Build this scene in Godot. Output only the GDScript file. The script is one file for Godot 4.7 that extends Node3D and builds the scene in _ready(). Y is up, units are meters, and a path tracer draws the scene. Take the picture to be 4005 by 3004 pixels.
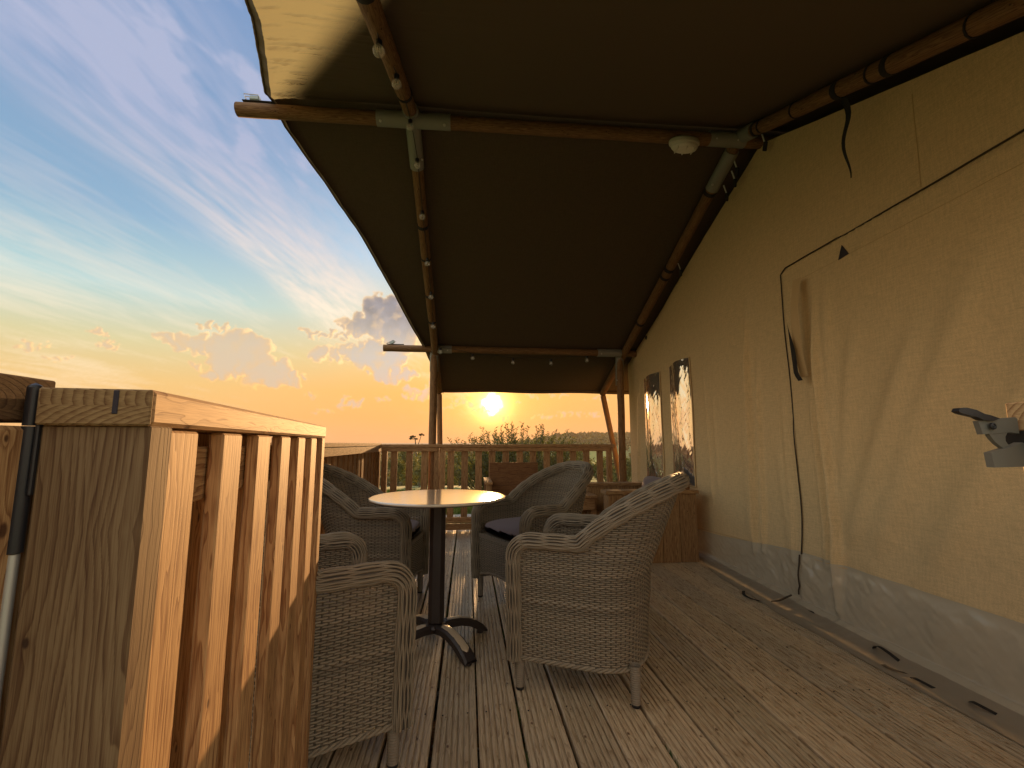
extends Node3D
# A lodge tent's veranda at sunset: deck, balustrades, open gate, four wicker armchairs round a bistro table.

const SKY_W := 4096
const SUN_AZ := 3.0
const SUN_EL := 4.9
const SKY_GAIN := 0.87
var M := {}
var taken := {}
var rng := RandomNumberGenerator.new()
var n_a := FastNoiseLite.new()
var n_b := FastNoiseLite.new()
var n_c := FastNoiseLite.new()

# ------------------------------------------------------------------ naming
func numbered(parent: Node, called: String) -> String:
	var key := str(parent.get_instance_id()) + "/" + called
	var c: int = taken.get(key, 0)
	taken[key] = c + 1
	return called if c == 0 else "%s_%03d" % [called, c]

func tag(o: Node3D, label: String, category: String, group := "") -> Node3D:
	o.set_meta("label", label)
	o.set_meta("category", category)
	if group != "":
		o.set_meta("group", group)
	return o

func thing(called: String, label: String, category: String, at := Vector3.ZERO, turn := 0.0, group := "") -> Node3D:
	var o := Node3D.new()
	o.name = numbered(self, called)
	add_child(o)
	o.position = at
	o.rotation.y = turn
	tag(o, label, category, group)
	return o

func part(called: String, st, m: Material, parent: Node = self, xf := Transform3D.IDENTITY) -> MeshInstance3D:
	var o := MeshInstance3D.new()
	o.name = numbered(parent, called)
	o.mesh = st.commit() if st is MB else st
	o.material_override = m
	parent.add_child(o)
	o.transform = xf
	return o

func structure(o: Node) -> Node:
	o.set_meta("kind", "structure")
	return o

func stuff(o: Node) -> Node:
	o.set_meta("kind", "stuff")
	return o

func copy_of(o: Node3D, called: String) -> Node3D:
	var c: Node3D = o.duplicate()
	c.name = numbered(self, called)
	add_child(c)
	return c

# ------------------------------------------------------------------ mesh builder
class MB:
	var v := PackedVector3Array()
	var n := PackedVector3Array()
	var uv := PackedVector2Array()
	var c := PackedColorArray()
	var ix := PackedInt32Array()
	var col := Color.WHITE

	func vert(p: Vector3, nn: Vector3, t := Vector2.ZERO) -> int:
		v.append(p); n.append(nn); uv.append(t); c.append(col)
		return v.size() - 1

	func tri_i(a: int, b: int, d: int) -> void:
		# Godot's front faces run clockwise
		if (v[b] - v[a]).cross(v[d] - v[a]).dot(n[a] + n[b] + n[d]) > 0.0:
			ix.append(a); ix.append(d); ix.append(b)
		else:
			ix.append(a); ix.append(b); ix.append(d)

	func quad(a: Vector3, b: Vector3, d: Vector3, e: Vector3, nn: Vector3, ua := Vector2.ZERO, ub := Vector2(1, 0), ud := Vector2(1, 1), ue := Vector2(0, 1)) -> void:
		var i := vert(a, nn, ua)
		vert(b, nn, ub); vert(d, nn, ud); vert(e, nn, ue)
		tri_i(i, i + 1, i + 2)
		tri_i(i, i + 2, i + 3)

	func tri(a: Vector3, b: Vector3, d: Vector3, nn: Vector3) -> void:
		var i := vert(a, nn); vert(b, nn); vert(d, nn)
		tri_i(i, i + 1, i + 2)

	# chamfered box; u runs across the wood, v along the longest side, in metres over the texture's size
	func box(t: Transform3D, size: Vector3, ch := 0.003, off := Vector2.ZERO, along := -1) -> void:
		var h := size * 0.5
		ch = minf(ch, minf(h.x, minf(h.y, h.z)) * 0.9)
		var long := along
		if long < 0:
			long = 0
			if size.y > size[long]: long = 1
			if size.z > size[long]: long = 2
		var ax := [Vector3(1, 0, 0), Vector3(0, 1, 0), Vector3(0, 0, 1)]
		var map := func(p: Vector3, k: int) -> Vector2:
			var o1 := (k + 1) % 3
			var o2 := (k + 2) % 3
			if k == long:
				return Vector2(p[o1] / 0.14 + off.x, p[o2] / 0.14 + off.y + 0.31)
			var w := o1 if o2 == long else o2
			return Vector2(p[w] / 0.14 + off.x + 0.37 * k, p[long] / 1.1 + off.y)
		for k in 3:
			for s in [-1.0, 1.0]:
				var a1 := (k + 1) % 3
				var a2 := (k + 2) % 3
				var q := []
				for cc in [[-1, -1], [1, -1], [1, 1], [-1, 1]]:
					var p := Vector3.ZERO
					p[k] = s * h[k]
					p[a1] = cc[0] * (h[a1] - ch)
					p[a2] = cc[1] * (h[a2] - ch)
					q.append(p)
				quad(t * q[0], t * q[1], t * q[2], t * q[3], (t.basis * (ax[k] * s)).normalized(), map.call(q[0], k), map.call(q[1], k), map.call(q[2], k), map.call(q[3], k))
		if ch <= 0.0:
			return
		for k in 3:
			var a1 := (k + 1) % 3
			var a2 := (k + 2) % 3
			for s1 in [-1.0, 1.0]:
				for s2 in [-1.0, 1.0]:
					var q := []
					for e in [-1.0, 1.0]:
						for w in 2:
							var p := Vector3.ZERO
							p[k] = e * (h[k] - ch)
							p[a1] = s1 * (h[a1] - (0.0 if w == 0 else ch))
							p[a2] = s2 * (h[a2] - (ch if w == 0 else 0.0))
							q.append(p)
					var nn: Vector3 = (t.basis * (ax[a1] * s1 + ax[a2] * s2)).normalized()
					quad(t * q[0], t * q[1], t * q[3], t * q[2], nn, map.call(q[0], a1), map.call(q[1], a1), map.call(q[3], a1), map.call(q[2], a1))
		for sx in [-1.0, 1.0]:
			for sy in [-1.0, 1.0]:
				for sz in [-1.0, 1.0]:
					tri(t * Vector3(sx * h.x, sy * (h.y - ch), sz * (h.z - ch)), t * Vector3(sx * (h.x - ch), sy * h.y, sz * (h.z - ch)), t * Vector3(sx * (h.x - ch), sy * (h.y - ch), sz * h.z), (t.basis * Vector3(sx, sy, sz)).normalized())

	# tube along points; radii is a number or an array
	func tube(pts: Array, radii, sides := 8, caps := true, off := Vector2.ZERO) -> void:
		var m := pts.size()
		var up := Vector3.UP
		var t0: Vector3 = (pts[1] - pts[0]).normalized()
		if absf(t0.dot(up)) > 0.9: up = Vector3.RIGHT
		var side := t0.cross(up).normalized()
		var start := v.size()
		var along := 0.0
		for i in m:
			var t: Vector3 = (pts[mini(i + 1, m - 1)] - pts[maxi(i - 1, 0)]).normalized()
			side = (side - t * side.dot(t)).normalized()
			var bi := t.cross(side)
			var r: float = radii[i] if radii is Array else radii
			if i > 0: along += pts[i].distance_to(pts[i - 1])
			for k in sides + 1:
				var a := TAU * k / sides
				var nn := side * cos(a) + bi * sin(a)
				vert(pts[i] + nn * r, nn, Vector2(TAU * r * k / sides / 0.14 + off.x, along / 1.1 + off.y))
		for i in m - 1:
			for k in sides:
				var a := start + i * (sides + 1) + k
				tri_i(a, a + 1, a + sides + 2)
				tri_i(a, a + sides + 2, a + sides + 1)
		if caps:
			for e in [0, m - 1]:
				var nn: Vector3 = (pts[0] - pts[1]).normalized() if e == 0 else (pts[m - 1] - pts[m - 2]).normalized()
				var ctr := vert(pts[e], nn, off)
				var ring := []
				for k in sides:
					var p := v[start + e * (sides + 1) + k]
					var d: Vector3 = p - pts[e]
					ring.append(vert(p, nn, off + Vector2(d.x + d.z, d.y) / 0.25))
				for k in sides:
					tri_i(ctr, ring[k], ring[(k + 1) % sides])

	# profile of (radius, height) turned round the local y axis
	func lathe(t: Transform3D, prof: Array, sides := 24) -> void:
		for i in prof.size() - 1:
			var a: Vector2 = prof[i]
			var b: Vector2 = prof[i + 1]
			var d := (b - a).normalized()
			for k in sides:
				var a0 := TAU * k / sides
				var a1 := TAU * (k + 1) / sides
				var q := []
				var s := v.size()
				for w in [[a, a0], [a, a1], [b, a1], [b, a0]]:
					var dir := Vector3(cos(w[1]), 0, sin(w[1]))
					vert(t * (dir * w[0].x + Vector3.UP * w[0].y), (t.basis * (dir * d.y + Vector3.DOWN * d.x)).normalized(), Vector2(w[1] / TAU, w[0].y))
				tri_i(s, s + 1, s + 2)
				tri_i(s, s + 2, s + 3)

	# polygon in local xy, pushed along local z by depth either side
	func extrude(t: Transform3D, poly: PackedVector2Array, depth: float) -> void:
		var tris := Geometry2D.triangulate_polygon(poly)
		for s in [-1.0, 1.0]:
			var nn := (t.basis * Vector3(0, 0, s)).normalized()
			var b := v.size()
			for p in poly:
				vert(t * Vector3(p.x, p.y, s * depth * 0.5), nn, p / 0.25)
			for i in range(0, tris.size(), 3):
				tri_i(b + tris[i], b + tris[i + 1], b + tris[i + 2])
		var area := 0.0
		for i in poly.size():
			area += poly[i].cross(poly[(i + 1) % poly.size()])
		for i in poly.size():
			var a := poly[i]
			var e := poly[(i + 1) % poly.size()]
			var d := (e - a).normalized() * signf(area)
			quad(t * Vector3(a.x, a.y, -depth / 2), t * Vector3(e.x, e.y, -depth / 2), t * Vector3(e.x, e.y, depth / 2), t * Vector3(a.x, a.y, depth / 2), (t.basis * Vector3(d.y, -d.x, 0)).normalized(), Vector2(0, 0), Vector2(0.2, 0), Vector2(0.2, 0.1), Vector2(0, 0.1))

	# grid of points, rows x cols, smooth normals facing the side of "toward"
	func grid(pts: Array, rows: int, cols: int, toward: Vector3, uvs := PackedVector2Array(), skip := {}) -> void:
		var b := v.size()
		for r in rows:
			for k in cols:
				var i := r * cols + k
				var dx: Vector3 = pts[r * cols + mini(k + 1, cols - 1)] - pts[r * cols + maxi(k - 1, 0)]
				var dy: Vector3 = pts[mini(r + 1, rows - 1) * cols + k] - pts[maxi(r - 1, 0) * cols + k]
				var nn := dx.cross(dy).normalized()
				if nn.dot(toward) < 0: nn = -nn
				vert(pts[i], nn, uvs[i] if uvs.size() > i else Vector2.ZERO)
		for r in rows - 1:
			for k in cols - 1:
				if skip.has(r * cols + k): continue
				var a := b + r * cols + k
				tri_i(a, a + 1, a + cols + 1)
				tri_i(a, a + cols + 1, a + cols)

	func commit() -> ArrayMesh:
		var m := ArrayMesh.new()
		var a := []
		a.resize(Mesh.ARRAY_MAX)
		a[Mesh.ARRAY_VERTEX] = v
		a[Mesh.ARRAY_NORMAL] = n
		a[Mesh.ARRAY_TEX_UV] = uv
		a[Mesh.ARRAY_COLOR] = c
		a[Mesh.ARRAY_INDEX] = ix
		m.add_surface_from_arrays(Mesh.PRIMITIVE_TRIANGLES, a)
		return m

func at(p: Vector3) -> Transform3D:
	return Transform3D(Basis.IDENTITY, p)

func bx(size: Vector3, p: Vector3, ch := 0.003, along := -1) -> MB:
	var st := MB.new()
	st.box(at(p), size, ch, Vector2(rng.randf(), rng.randf()), along)
	return st

# ------------------------------------------------------------------ sky
func lin(r: float, g: float, b: float) -> Vector3:
	var c := Color(r / 255.0, g / 255.0, b / 255.0).srgb_to_linear()
	return Vector3(c.r, c.g, c.b)

var sky_el := [0.0, 3.0, 6.0, 10.0, 15.0, 22.0, 32.0, 45.0, 90.0]
var sky_near := []
var sky_away := []
var puffs := []
var n_p := FastNoiseLite.new()
var sun_dir := Vector3.ZERO
var c_hi := Vector3.ZERO
var c_lo := Vector3.ZERO

func ramp(keys: Array, el: float) -> Vector3:
	for i in range(1, 9):
		if el <= sky_el[i]:
			var t: float = clampf((el - sky_el[i - 1]) / (sky_el[i] - sky_el[i - 1]), 0, 1)
			return keys[i - 1].lerp(keys[i], t)
	return keys[8]

var heaps := []
var thick := 0.0
var slope_x := 0.0
var slope_y := 0.0

func lay_heaps() -> void:
	var r := RandomNumberGenerator.new()
	r.seed = 1234
	for p in puffs:
		var blobs := []
		var n: int = p[4]
		for i in n:
			var a := r.randf() * TAU
			var q := sqrt(r.randf()) * 0.86
			var x: float = p[0] + cos(a) * q * p[2]
			var lift := sin(a) * q
			var y: float = p[1] + (lift if lift > 0.0 else lift * 0.7) * p[3]
			var rad: float = p[3] * r.randf_range(0.26, 0.66) * (1.15 - 0.55 * q)
			blobs.append_array([x, y, 1.0 / maxf(rad, 0.14), 1.0 / maxf(rad, 0.14)])
		heaps.append([p[0], p[1], p[2] * 1.4 + 1.6, p[3] * 1.7 + 1.6, PackedFloat32Array(blobs)])

func cloud_at(az: float, el: float) -> void:
	thick = 0.0
	slope_x = 0.0
	slope_y = 0.0
	var warped := false
	var x := az
	var y := el
	for h in heaps:
		if absf(az - h[0]) > h[2] or absf(el - h[1]) > h[3]: continue
		if not warped:
			warped = true
			x += 0.50 * n_p.get_noise_2d(az * 17.0, el * 20.0) + 0.9 * n_b.get_noise_2d(az * 4.0 + 50.0, el * 5.0)
			y += 0.50 * n_p.get_noise_2d(az * 17.0 + 300.0, el * 20.0) + 0.5 * n_b.get_noise_2d(az * 4.0 + 150.0, el * 5.0)
		var bl: PackedFloat32Array = h[4]
		for i in range(0, bl.size(), 4):
			var k := bl[i + 2]
			var dx := (x - bl[i]) * k
			if dx > 1.0 or dx < -1.0: continue
			var dy := (y - bl[i + 1]) * k
			var m := 1.0 - dx * dx - dy * dy
			if m > 0.0:
				thick += m
				slope_x += dx * m
				slope_y += dy * m

func sky_color(d: Vector3) -> Vector3:
	var el := rad_to_deg(asin(clampf(d.y, -1, 1)))
	var az := rad_to_deg(atan2(d.x, -d.z))
	var e := maxf(el, 0.0)
	var daz := az - SUN_AZ
	if daz < -180: daz += 360
	if daz > 180: daz -= 360
	var near := exp(-pow(daz / 24.0, 2.0))
	var c: Vector3 = ramp(sky_away, e).lerp(ramp(sky_near, e), near)
	var g := rad_to_deg(acos(clampf(d.dot(sun_dir), -1, 1)))
	# wisps on a high plane, drawn out along one wind
	var q := Vector2(d.x, -d.z) / (maxf(d.y, 0.0) + 0.06)
	if d.z > 0.0: q.y = d.z / (maxf(d.y, 0.0) + 0.06) + 3.7
	if q.length() < 9.0:
		var wob := n_b.get_noise_2d(q.x * 22.0, q.y * 14.0) * 0.20
		var along := q.y + 0.35 * n_b.get_noise_2d(q.x * 14.0 + 70.0, q.y * 10.0)
		var fine := n_c.get_noise_2d((q.x + wob * 0.30 - 0.16 * q.y) * 520.0, along * 95.0)
		var mid := n_a.get_noise_2d((q.x + wob * 0.5 - 0.16 * q.y) * 70.0 + 31.0, along * 22.0)
		var broad := n_b.get_noise_2d(q.x * 9.0 - 17.0, q.y * 4.0 + 5.0)
		var sx := q.x + wob * 0.55 - 0.055 * (q.y - 1.2)
		var lower := smoothstep(-1.22, -0.95, sx)
		var upper := 1.0 - smoothstep(-0.80, -0.40, sx)
		var band := lower * upper * (0.60 + 0.42 * fine + 0.55 * mid) * smoothstep(0.5, 1.0, q.y) * (1.0 - smoothstep(2.4, 4.4, q.y))
		var streak := clampf(broad * 1.1 + mid * 0.7 + fine * 0.34 - 0.14, 0.0, 1.0) * 0.42
		var curl := clampf(n_p.get_noise_2d((q.x - 0.2 * q.y) * 190.0 + 9.0, q.y * 110.0) * 2.2 + n_b.get_noise_2d(q.x * 26.0, q.y * 18.0) * 1.0 - 0.26, 0.0, 1.0)
		var tuft := curl * smoothstep(-0.90, -0.66, q.x) * (1.0 - smoothstep(-0.3, 0.3, q.x)) * smoothstep(0.6, 0.9, q.y) * (1.0 - smoothstep(1.35, 1.75, q.y))
		var cover := clampf(maxf(band, streak) + tuft * 0.7, 0.0, 0.85) * smoothstep(0.8, 6.0, el)
		var cc := c_lo.lerp(c_hi, smoothstep(10.0, 32.0, el))
		c = c.lerp(cc, cover)
	# added unseen cloud veil, away from the sun and overhead, as fill light
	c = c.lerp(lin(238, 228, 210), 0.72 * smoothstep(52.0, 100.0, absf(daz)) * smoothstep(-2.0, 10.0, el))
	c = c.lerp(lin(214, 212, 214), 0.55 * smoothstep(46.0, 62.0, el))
	# low heaps of cloud: thin edges glow, thick middles stay grey
	var veil := 1.0
	if el > 0.6 and el < 25.0 and absf(daz) < 66.0:
		cloud_at(az, el)
		if thick > 0.0:
			var cover := 1.0 - exp(-thick * 6.0)
			var through := exp(-thick * 1.5)
			var to := Vector2(-daz, SUN_EL - el).normalized()
			var up := Vector2(slope_x, slope_y) / maxf(thick, 0.05)
			var facing := clampf(up.dot(to) * 1.1, -0.5, 1.0)
			var low := 1.0 - smoothstep(3.0, 11.0, el)
			var shade := lin(104, 110, 130).lerp(lin(196, 140, 104), low * near)
			shade = shade.lerp(lin(172, 154, 126), (1.0 - near) * 0.8)
			var lit := lin(250, 208, 150).lerp(lin(255, 186, 96), low)
			var glow := clampf(through * 0.75 + maxf(facing, 0.0) * 0.7 + (0.12 if near < 0.6 else 0.0), 0.0, 1.0)
			shade *= 0.94 + 0.35 * n_b.get_noise_2d(az * 9.0, el * 12.0) + minf(facing, 0.0) * 0.15
			c = c.lerp(shade.lerp(lit, glow), cover * (0.93 if el > 3.0 else 0.75))
			c += lin(255, 208, 140) * 0.35 * through * cover * exp(-g / 9.0)
			if g < 9.0: veil = 1.0 - 0.85 * clampf(thick * 1.6, 0.0, 1.0)
	# air lightens what stands low
	var air := lin(228, 216, 190)
	c += air * maxf(0.0, 0.64 - (c.x + c.y + c.z) / (air.x + air.y + air.z)) * (1.0 - smoothstep(10.0, 17.5, el))
	c += Vector3(1.0, 0.42, 0.07) * 0.9 * exp(-g / 3.0) + Vector3(1.0, 0.55, 0.18) * 0.16 * exp(-g / 11.0)
	var gs := g + 0.30 * n_p.get_noise_2d(az * 30.0, el * 30.0) + 0.35 * n_b.get_noise_2d(az * 16.0, el * 16.0)
	c += Vector3(16.0, 11.0, 5.0) * pow(1.0 - smoothstep(0.35, 1.6, gs), 1.6) * veil
	c += Vector3(2.2, 1.4, 0.35) * exp(-pow(g / 1.9, 2.0)) * veil
	return c * SKY_GAIN

func sky_dir(u: float, w: float) -> Vector3:
	var th := u * TAU  # the panorama starts at -z and runs towards +x
	var ph := w * PI
	return Vector3(sin(th) * sin(ph), cos(ph), -cos(th) * sin(ph))

func make_sky() -> PanoramaSkyMaterial:
	sun_dir = Vector3(sin(deg_to_rad(SUN_AZ)) * cos(deg_to_rad(SUN_EL)), sin(deg_to_rad(SUN_EL)), -cos(deg_to_rad(SUN_AZ)) * cos(deg_to_rad(SUN_EL)))
	for k in [[230, 152, 94], [234, 155, 84], [230, 162, 82], [220, 179, 114], [202, 192, 158], [168, 196, 214], [120, 150, 181], [103, 130, 168], [86, 110, 154]]:
		sky_near.append(lin(k[0], k[1], k[2]))
	for k in [[208, 156, 104], [214, 166, 100], [210, 176, 116], [192, 186, 146], [158, 188, 190], [120, 153, 179], [107, 137, 171], [104, 131, 169], [88, 112, 156]]:
		sky_away.append(lin(k[0], k[1], k[2]))
	c_hi = lin(156, 162, 186)
	c_lo = lin(238, 218, 190)
	# azimuth, height, half width, half height, lumps
	puffs = [
		[-10.4, 15.8, 3.2, 2.0, 60], [-12.4, 13.9, 4.2, 1.6, 64], [-17.6, 12.6, 3.2, 0.8, 24], [-8.4, 12.8, 2.6, 2.4, 44],
		[-11.2, 10.2, 3.6, 1.8, 56], [-9.2, 8.2, 3.4, 1.3, 40], [-15.6, 10.2, 3.2, 1.2, 26], [-13.0, 11.8, 3.0, 0.9, 20],
		[-25.6, 9.4, 2.8, 2.6, 38], [-29.8, 10.3, 3.2, 1.2, 30], [-23.2, 7.6, 3.4, 1.9, 34], [-27.6, 7.6, 3.2, 1.3, 26], [-28.4, 12.2, 2.0, 0.7, 14], [-20.6, 7.2, 2.2, 1.0, 18],
		[-36.8, 9.3, 1.1, 0.6, 12], [-37.6, 10.3, 0.8, 0.5, 10], [-41.4, 8.4, 1.8, 0.5, 14], [-39.8, 7.4, 1.2, 0.35, 10],
		[-14.2, 4.7, 2.0, 0.8, 20], [-10.6, 5.2, 1.6, 0.5, 16], [-16.8, 3.6, 1.3, 0.4, 10], [-18.4, 5.4, 1.2, 0.35, 10],
		[-6.2, 5.9, 2.2, 1.0, 22], [-4.4, 7.1, 1.4, 0.8, 14], [-0.6, 4.7, 1.5, 0.5, 18], [1.4, 3.9, 1.9, 0.55, 22], [3.6, 3.1, 2.0, 0.4, 18], [-2.4, 4.3, 0.8, 0.3, 8],
		[8.0, 5.9, 1.0, 0.32, 12], [9.6, 6.5, 0.9, 0.25, 9], [11.4, 6.2, 1.6, 0.3, 14], [13.5, 3.4, 5.0, 0.42, 40], [8.8, 3.1, 3.0, 0.26, 22], [6.4, 5.0, 0.6, 0.2, 7], [16.0, 5.4, 2.0, 0.3, 14],
		[30.0, 9.0, 6.0, 2.4, 40], [42.0, 6.0, 5.0, 1.5, 30], [-50.0, 6.0, 4.0, 1.2, 26], [52.0, 11.0, 4.0, 1.5, 26]]
	lay_heaps()
	var W := SKY_W
	var H := W / 2
	# the whole sky at a quarter of the size, then the part with fine cloud at full size
	var cw := W / 4
	var ch := H / 4
	var a := PackedFloat32Array()
	a.resize(cw * ch * 3)
	var low := Vector3(0.32, 0.24, 0.16)
	for j in ch:
		var w := (j + 0.5) / ch
		for i in cw:
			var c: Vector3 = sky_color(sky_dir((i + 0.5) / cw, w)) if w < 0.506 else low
			var o := (j * cw + i) * 3
			a[o] = c.x; a[o + 1] = c.y; a[o + 2] = c.z
	var img := Image.create_from_data(cw, ch, false, Image.FORMAT_RGBF, a.to_byte_array())
	img.resize(W, H, Image.INTERPOLATE_BILINEAR)
	var y0 := int(H * (90.0 - 56.0) / 180.0)
	var y1 := int(H * 0.506)
	for span in [[int(W * (1.0 - 54.0 / 360.0)), W], [0, int(W * 24.0 / 360.0)]]:
		var x0: int = span[0]
		var x1: int = span[1]
		var b := PackedFloat32Array()
		b.resize((x1 - x0) * (y1 - y0) * 3)
		var o := 0
		for j in range(y0, y1):
			for i in range(x0, x1):
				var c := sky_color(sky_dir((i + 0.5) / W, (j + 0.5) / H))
				b[o] = c.x; b[o + 1] = c.y; b[o + 2] = c.z
				o += 3
		var fine := Image.create_from_data(x1 - x0, y1 - y0, false, Image.FORMAT_RGBF, b.to_byte_array())
		img.blit_rect(fine, Rect2i(0, 0, x1 - x0, y1 - y0), Vector2i(x0, y0))
	var m := PanoramaSkyMaterial.new()
	m.panorama = ImageTexture.create_from_image(img)
	return m

# ------------------------------------------------------------------ materials
func wood_image(kind: int, seed_: int) -> Image:
	# kind 0 straight grain with a few knots, 1 cathedral grain, 2 weathered grey boards
	var w := 256
	var h := 1024
	var f := FastNoiseLite.new()
	f.seed = seed_
	f.frequency = 1.0
	f.fractal_octaves = 3
	var r := RandomNumberGenerator.new()
	r.seed = seed_
	var knots := []
	for i in (6 if kind != 1 else 2):
		knots.append([r.randf_range(0.1, 0.9), r.randf_range(0.05, 0.95), r.randf_range(0.014, 0.034)])
	var img := Image.create(w, h, false, Image.FORMAT_RGB8)
	var pale := Vector3(0.95, 0.85, 0.69)
	var dark := Vector3(0.50, 0.33, 0.19)
	if kind == 2:
		pale = Vector3(0.98, 0.93, 0.84)
		dark = Vector3(0.66, 0.56, 0.45)
	for y in h:
		var vv := absf(2.0 * y / h - 1.0)
		for x in w:
			var u := float(x) / w
			var cu := cos(TAU * u) * 0.9
			var su := sin(TAU * u) * 0.9
			var warp := f.get_noise_3d(cu * 0.9, su * 0.9, vv * 2.2)
			var ring := 0.0
			var soot := 0.0
			var push := 0.0
			for k in knots:
				var du: float = absf(u - k[0])
				du = minf(du, 1.0 - du)
				var dv: float = (float(y) / h - k[1]) * 8.0
				var dd: float = sqrt(du * du + dv * dv * 0.30)
				push += exp(-dd * dd / (k[2] * k[2] * 7.0)) * 0.55
				soot = maxf(soot, 1.0 - smoothstep(k[2] * 0.55, k[2] * 1.15, dd))
			if kind == 3:
				push = 0.0
				soot = 0.0
				ring = 15.0 * sqrt(pow((u - 0.15) * 0.9, 2.0) + pow(float(y) / h - 1.15, 2.0)) + warp * 0.12
			elif kind == 1:
				var cx := absf(u - 0.5) * 2.0
				ring = vv * 5.0 + 7.5 * cx * cx + warp * 1.0 + push
			else:
				ring = 11.0 * u + warp * 1.5 + push * 2.0
			var t := ring - floorf(ring)
			var late := pow(t, 2.6) * (1.0 - smoothstep(0.93, 1.0, t))
			var fib := f.get_noise_3d(cu * 34.0, su * 34.0, vv * 7.0)
			var blot := f.get_noise_3d(cu * 1.5 + 7.0, su * 1.5, vv * 5.0 + 3.0)
			var m := clampf(0.08 + 0.66 * late + fib * 0.44 + blot * 0.22 + push * 0.14, 0, 1)
			var c := pale.lerp(dark, m)
			c = c.lerp(Vector3(0.30, 0.18, 0.10), soot * 0.72)
			img.set_pixel(x, y, Color(c.x, c.y, c.z))
	return img

func mat(c: Color, rough := 0.8, metal := 0.0) -> StandardMaterial3D:
	var m := StandardMaterial3D.new()
	m.albedo_color = Color(c.r, c.g, c.b).linear_to_srgb()
	m.roughness = rough
	m.metallic = metal
	return m

func wood(tex: Texture2D, c: Color, rough := 0.72, relief := 0.06) -> StandardMaterial3D:
	var m := mat(c, rough)
	m.albedo_texture = tex
	m.heightmap_enabled = true
	m.heightmap_texture = tex
	m.heightmap_scale = relief
	return m

func noise_tex(freq: float, seed_: int, lo: float, hi: float, size := 512, oct := 4) -> NoiseTexture2D:
	var f := FastNoiseLite.new()
	f.seed = seed_
	f.frequency = freq
	f.fractal_octaves = oct
	var t := NoiseTexture2D.new()
	t.noise = f
	t.width = size
	t.height = size
	t.seamless = true
	var gr := Gradient.new()
	gr.colors = PackedColorArray([Color(lo, lo, lo), Color(hi, hi, hi)])
	t.color_ramp = gr
	return t

func fabric_image() -> Image:
	# 1024 pixels for 1.25 m of canvas: yarn slubs both ways over a fine speckle
	var f := FastNoiseLite.new()
	f.seed = 91
	f.frequency = 0.02
	f.fractal_octaves = 2
	var r := RandomNumberGenerator.new()
	r.seed = 92
	var warp_ := PackedFloat32Array()
	var weft := PackedFloat32Array()
	for i in 1024:
		warp_.append(r.randfn() * 0.006)
		weft.append(r.randfn() * 0.006)
	var b := PackedByteArray()
	b.resize(1024 * 1024)
	for y in 1024:
		for x in 1024:
			var g := 0.92 + warp_[x] + weft[y] + r.randf_range(-0.075, 0.075) + 0.035 * f.get_noise_2d(x * 5.0, y * 0.7) + 0.035 * f.get_noise_2d(x * 0.7 + 999.0, y * 5.0)
			b[y * 1024 + x] = int(clampf(g, 0.0, 1.0) * 255.0)
	var img := Image.create_from_data(1024, 1024, false, Image.FORMAT_L8, b)
	img.convert(Image.FORMAT_RGB8)
	return img

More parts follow.
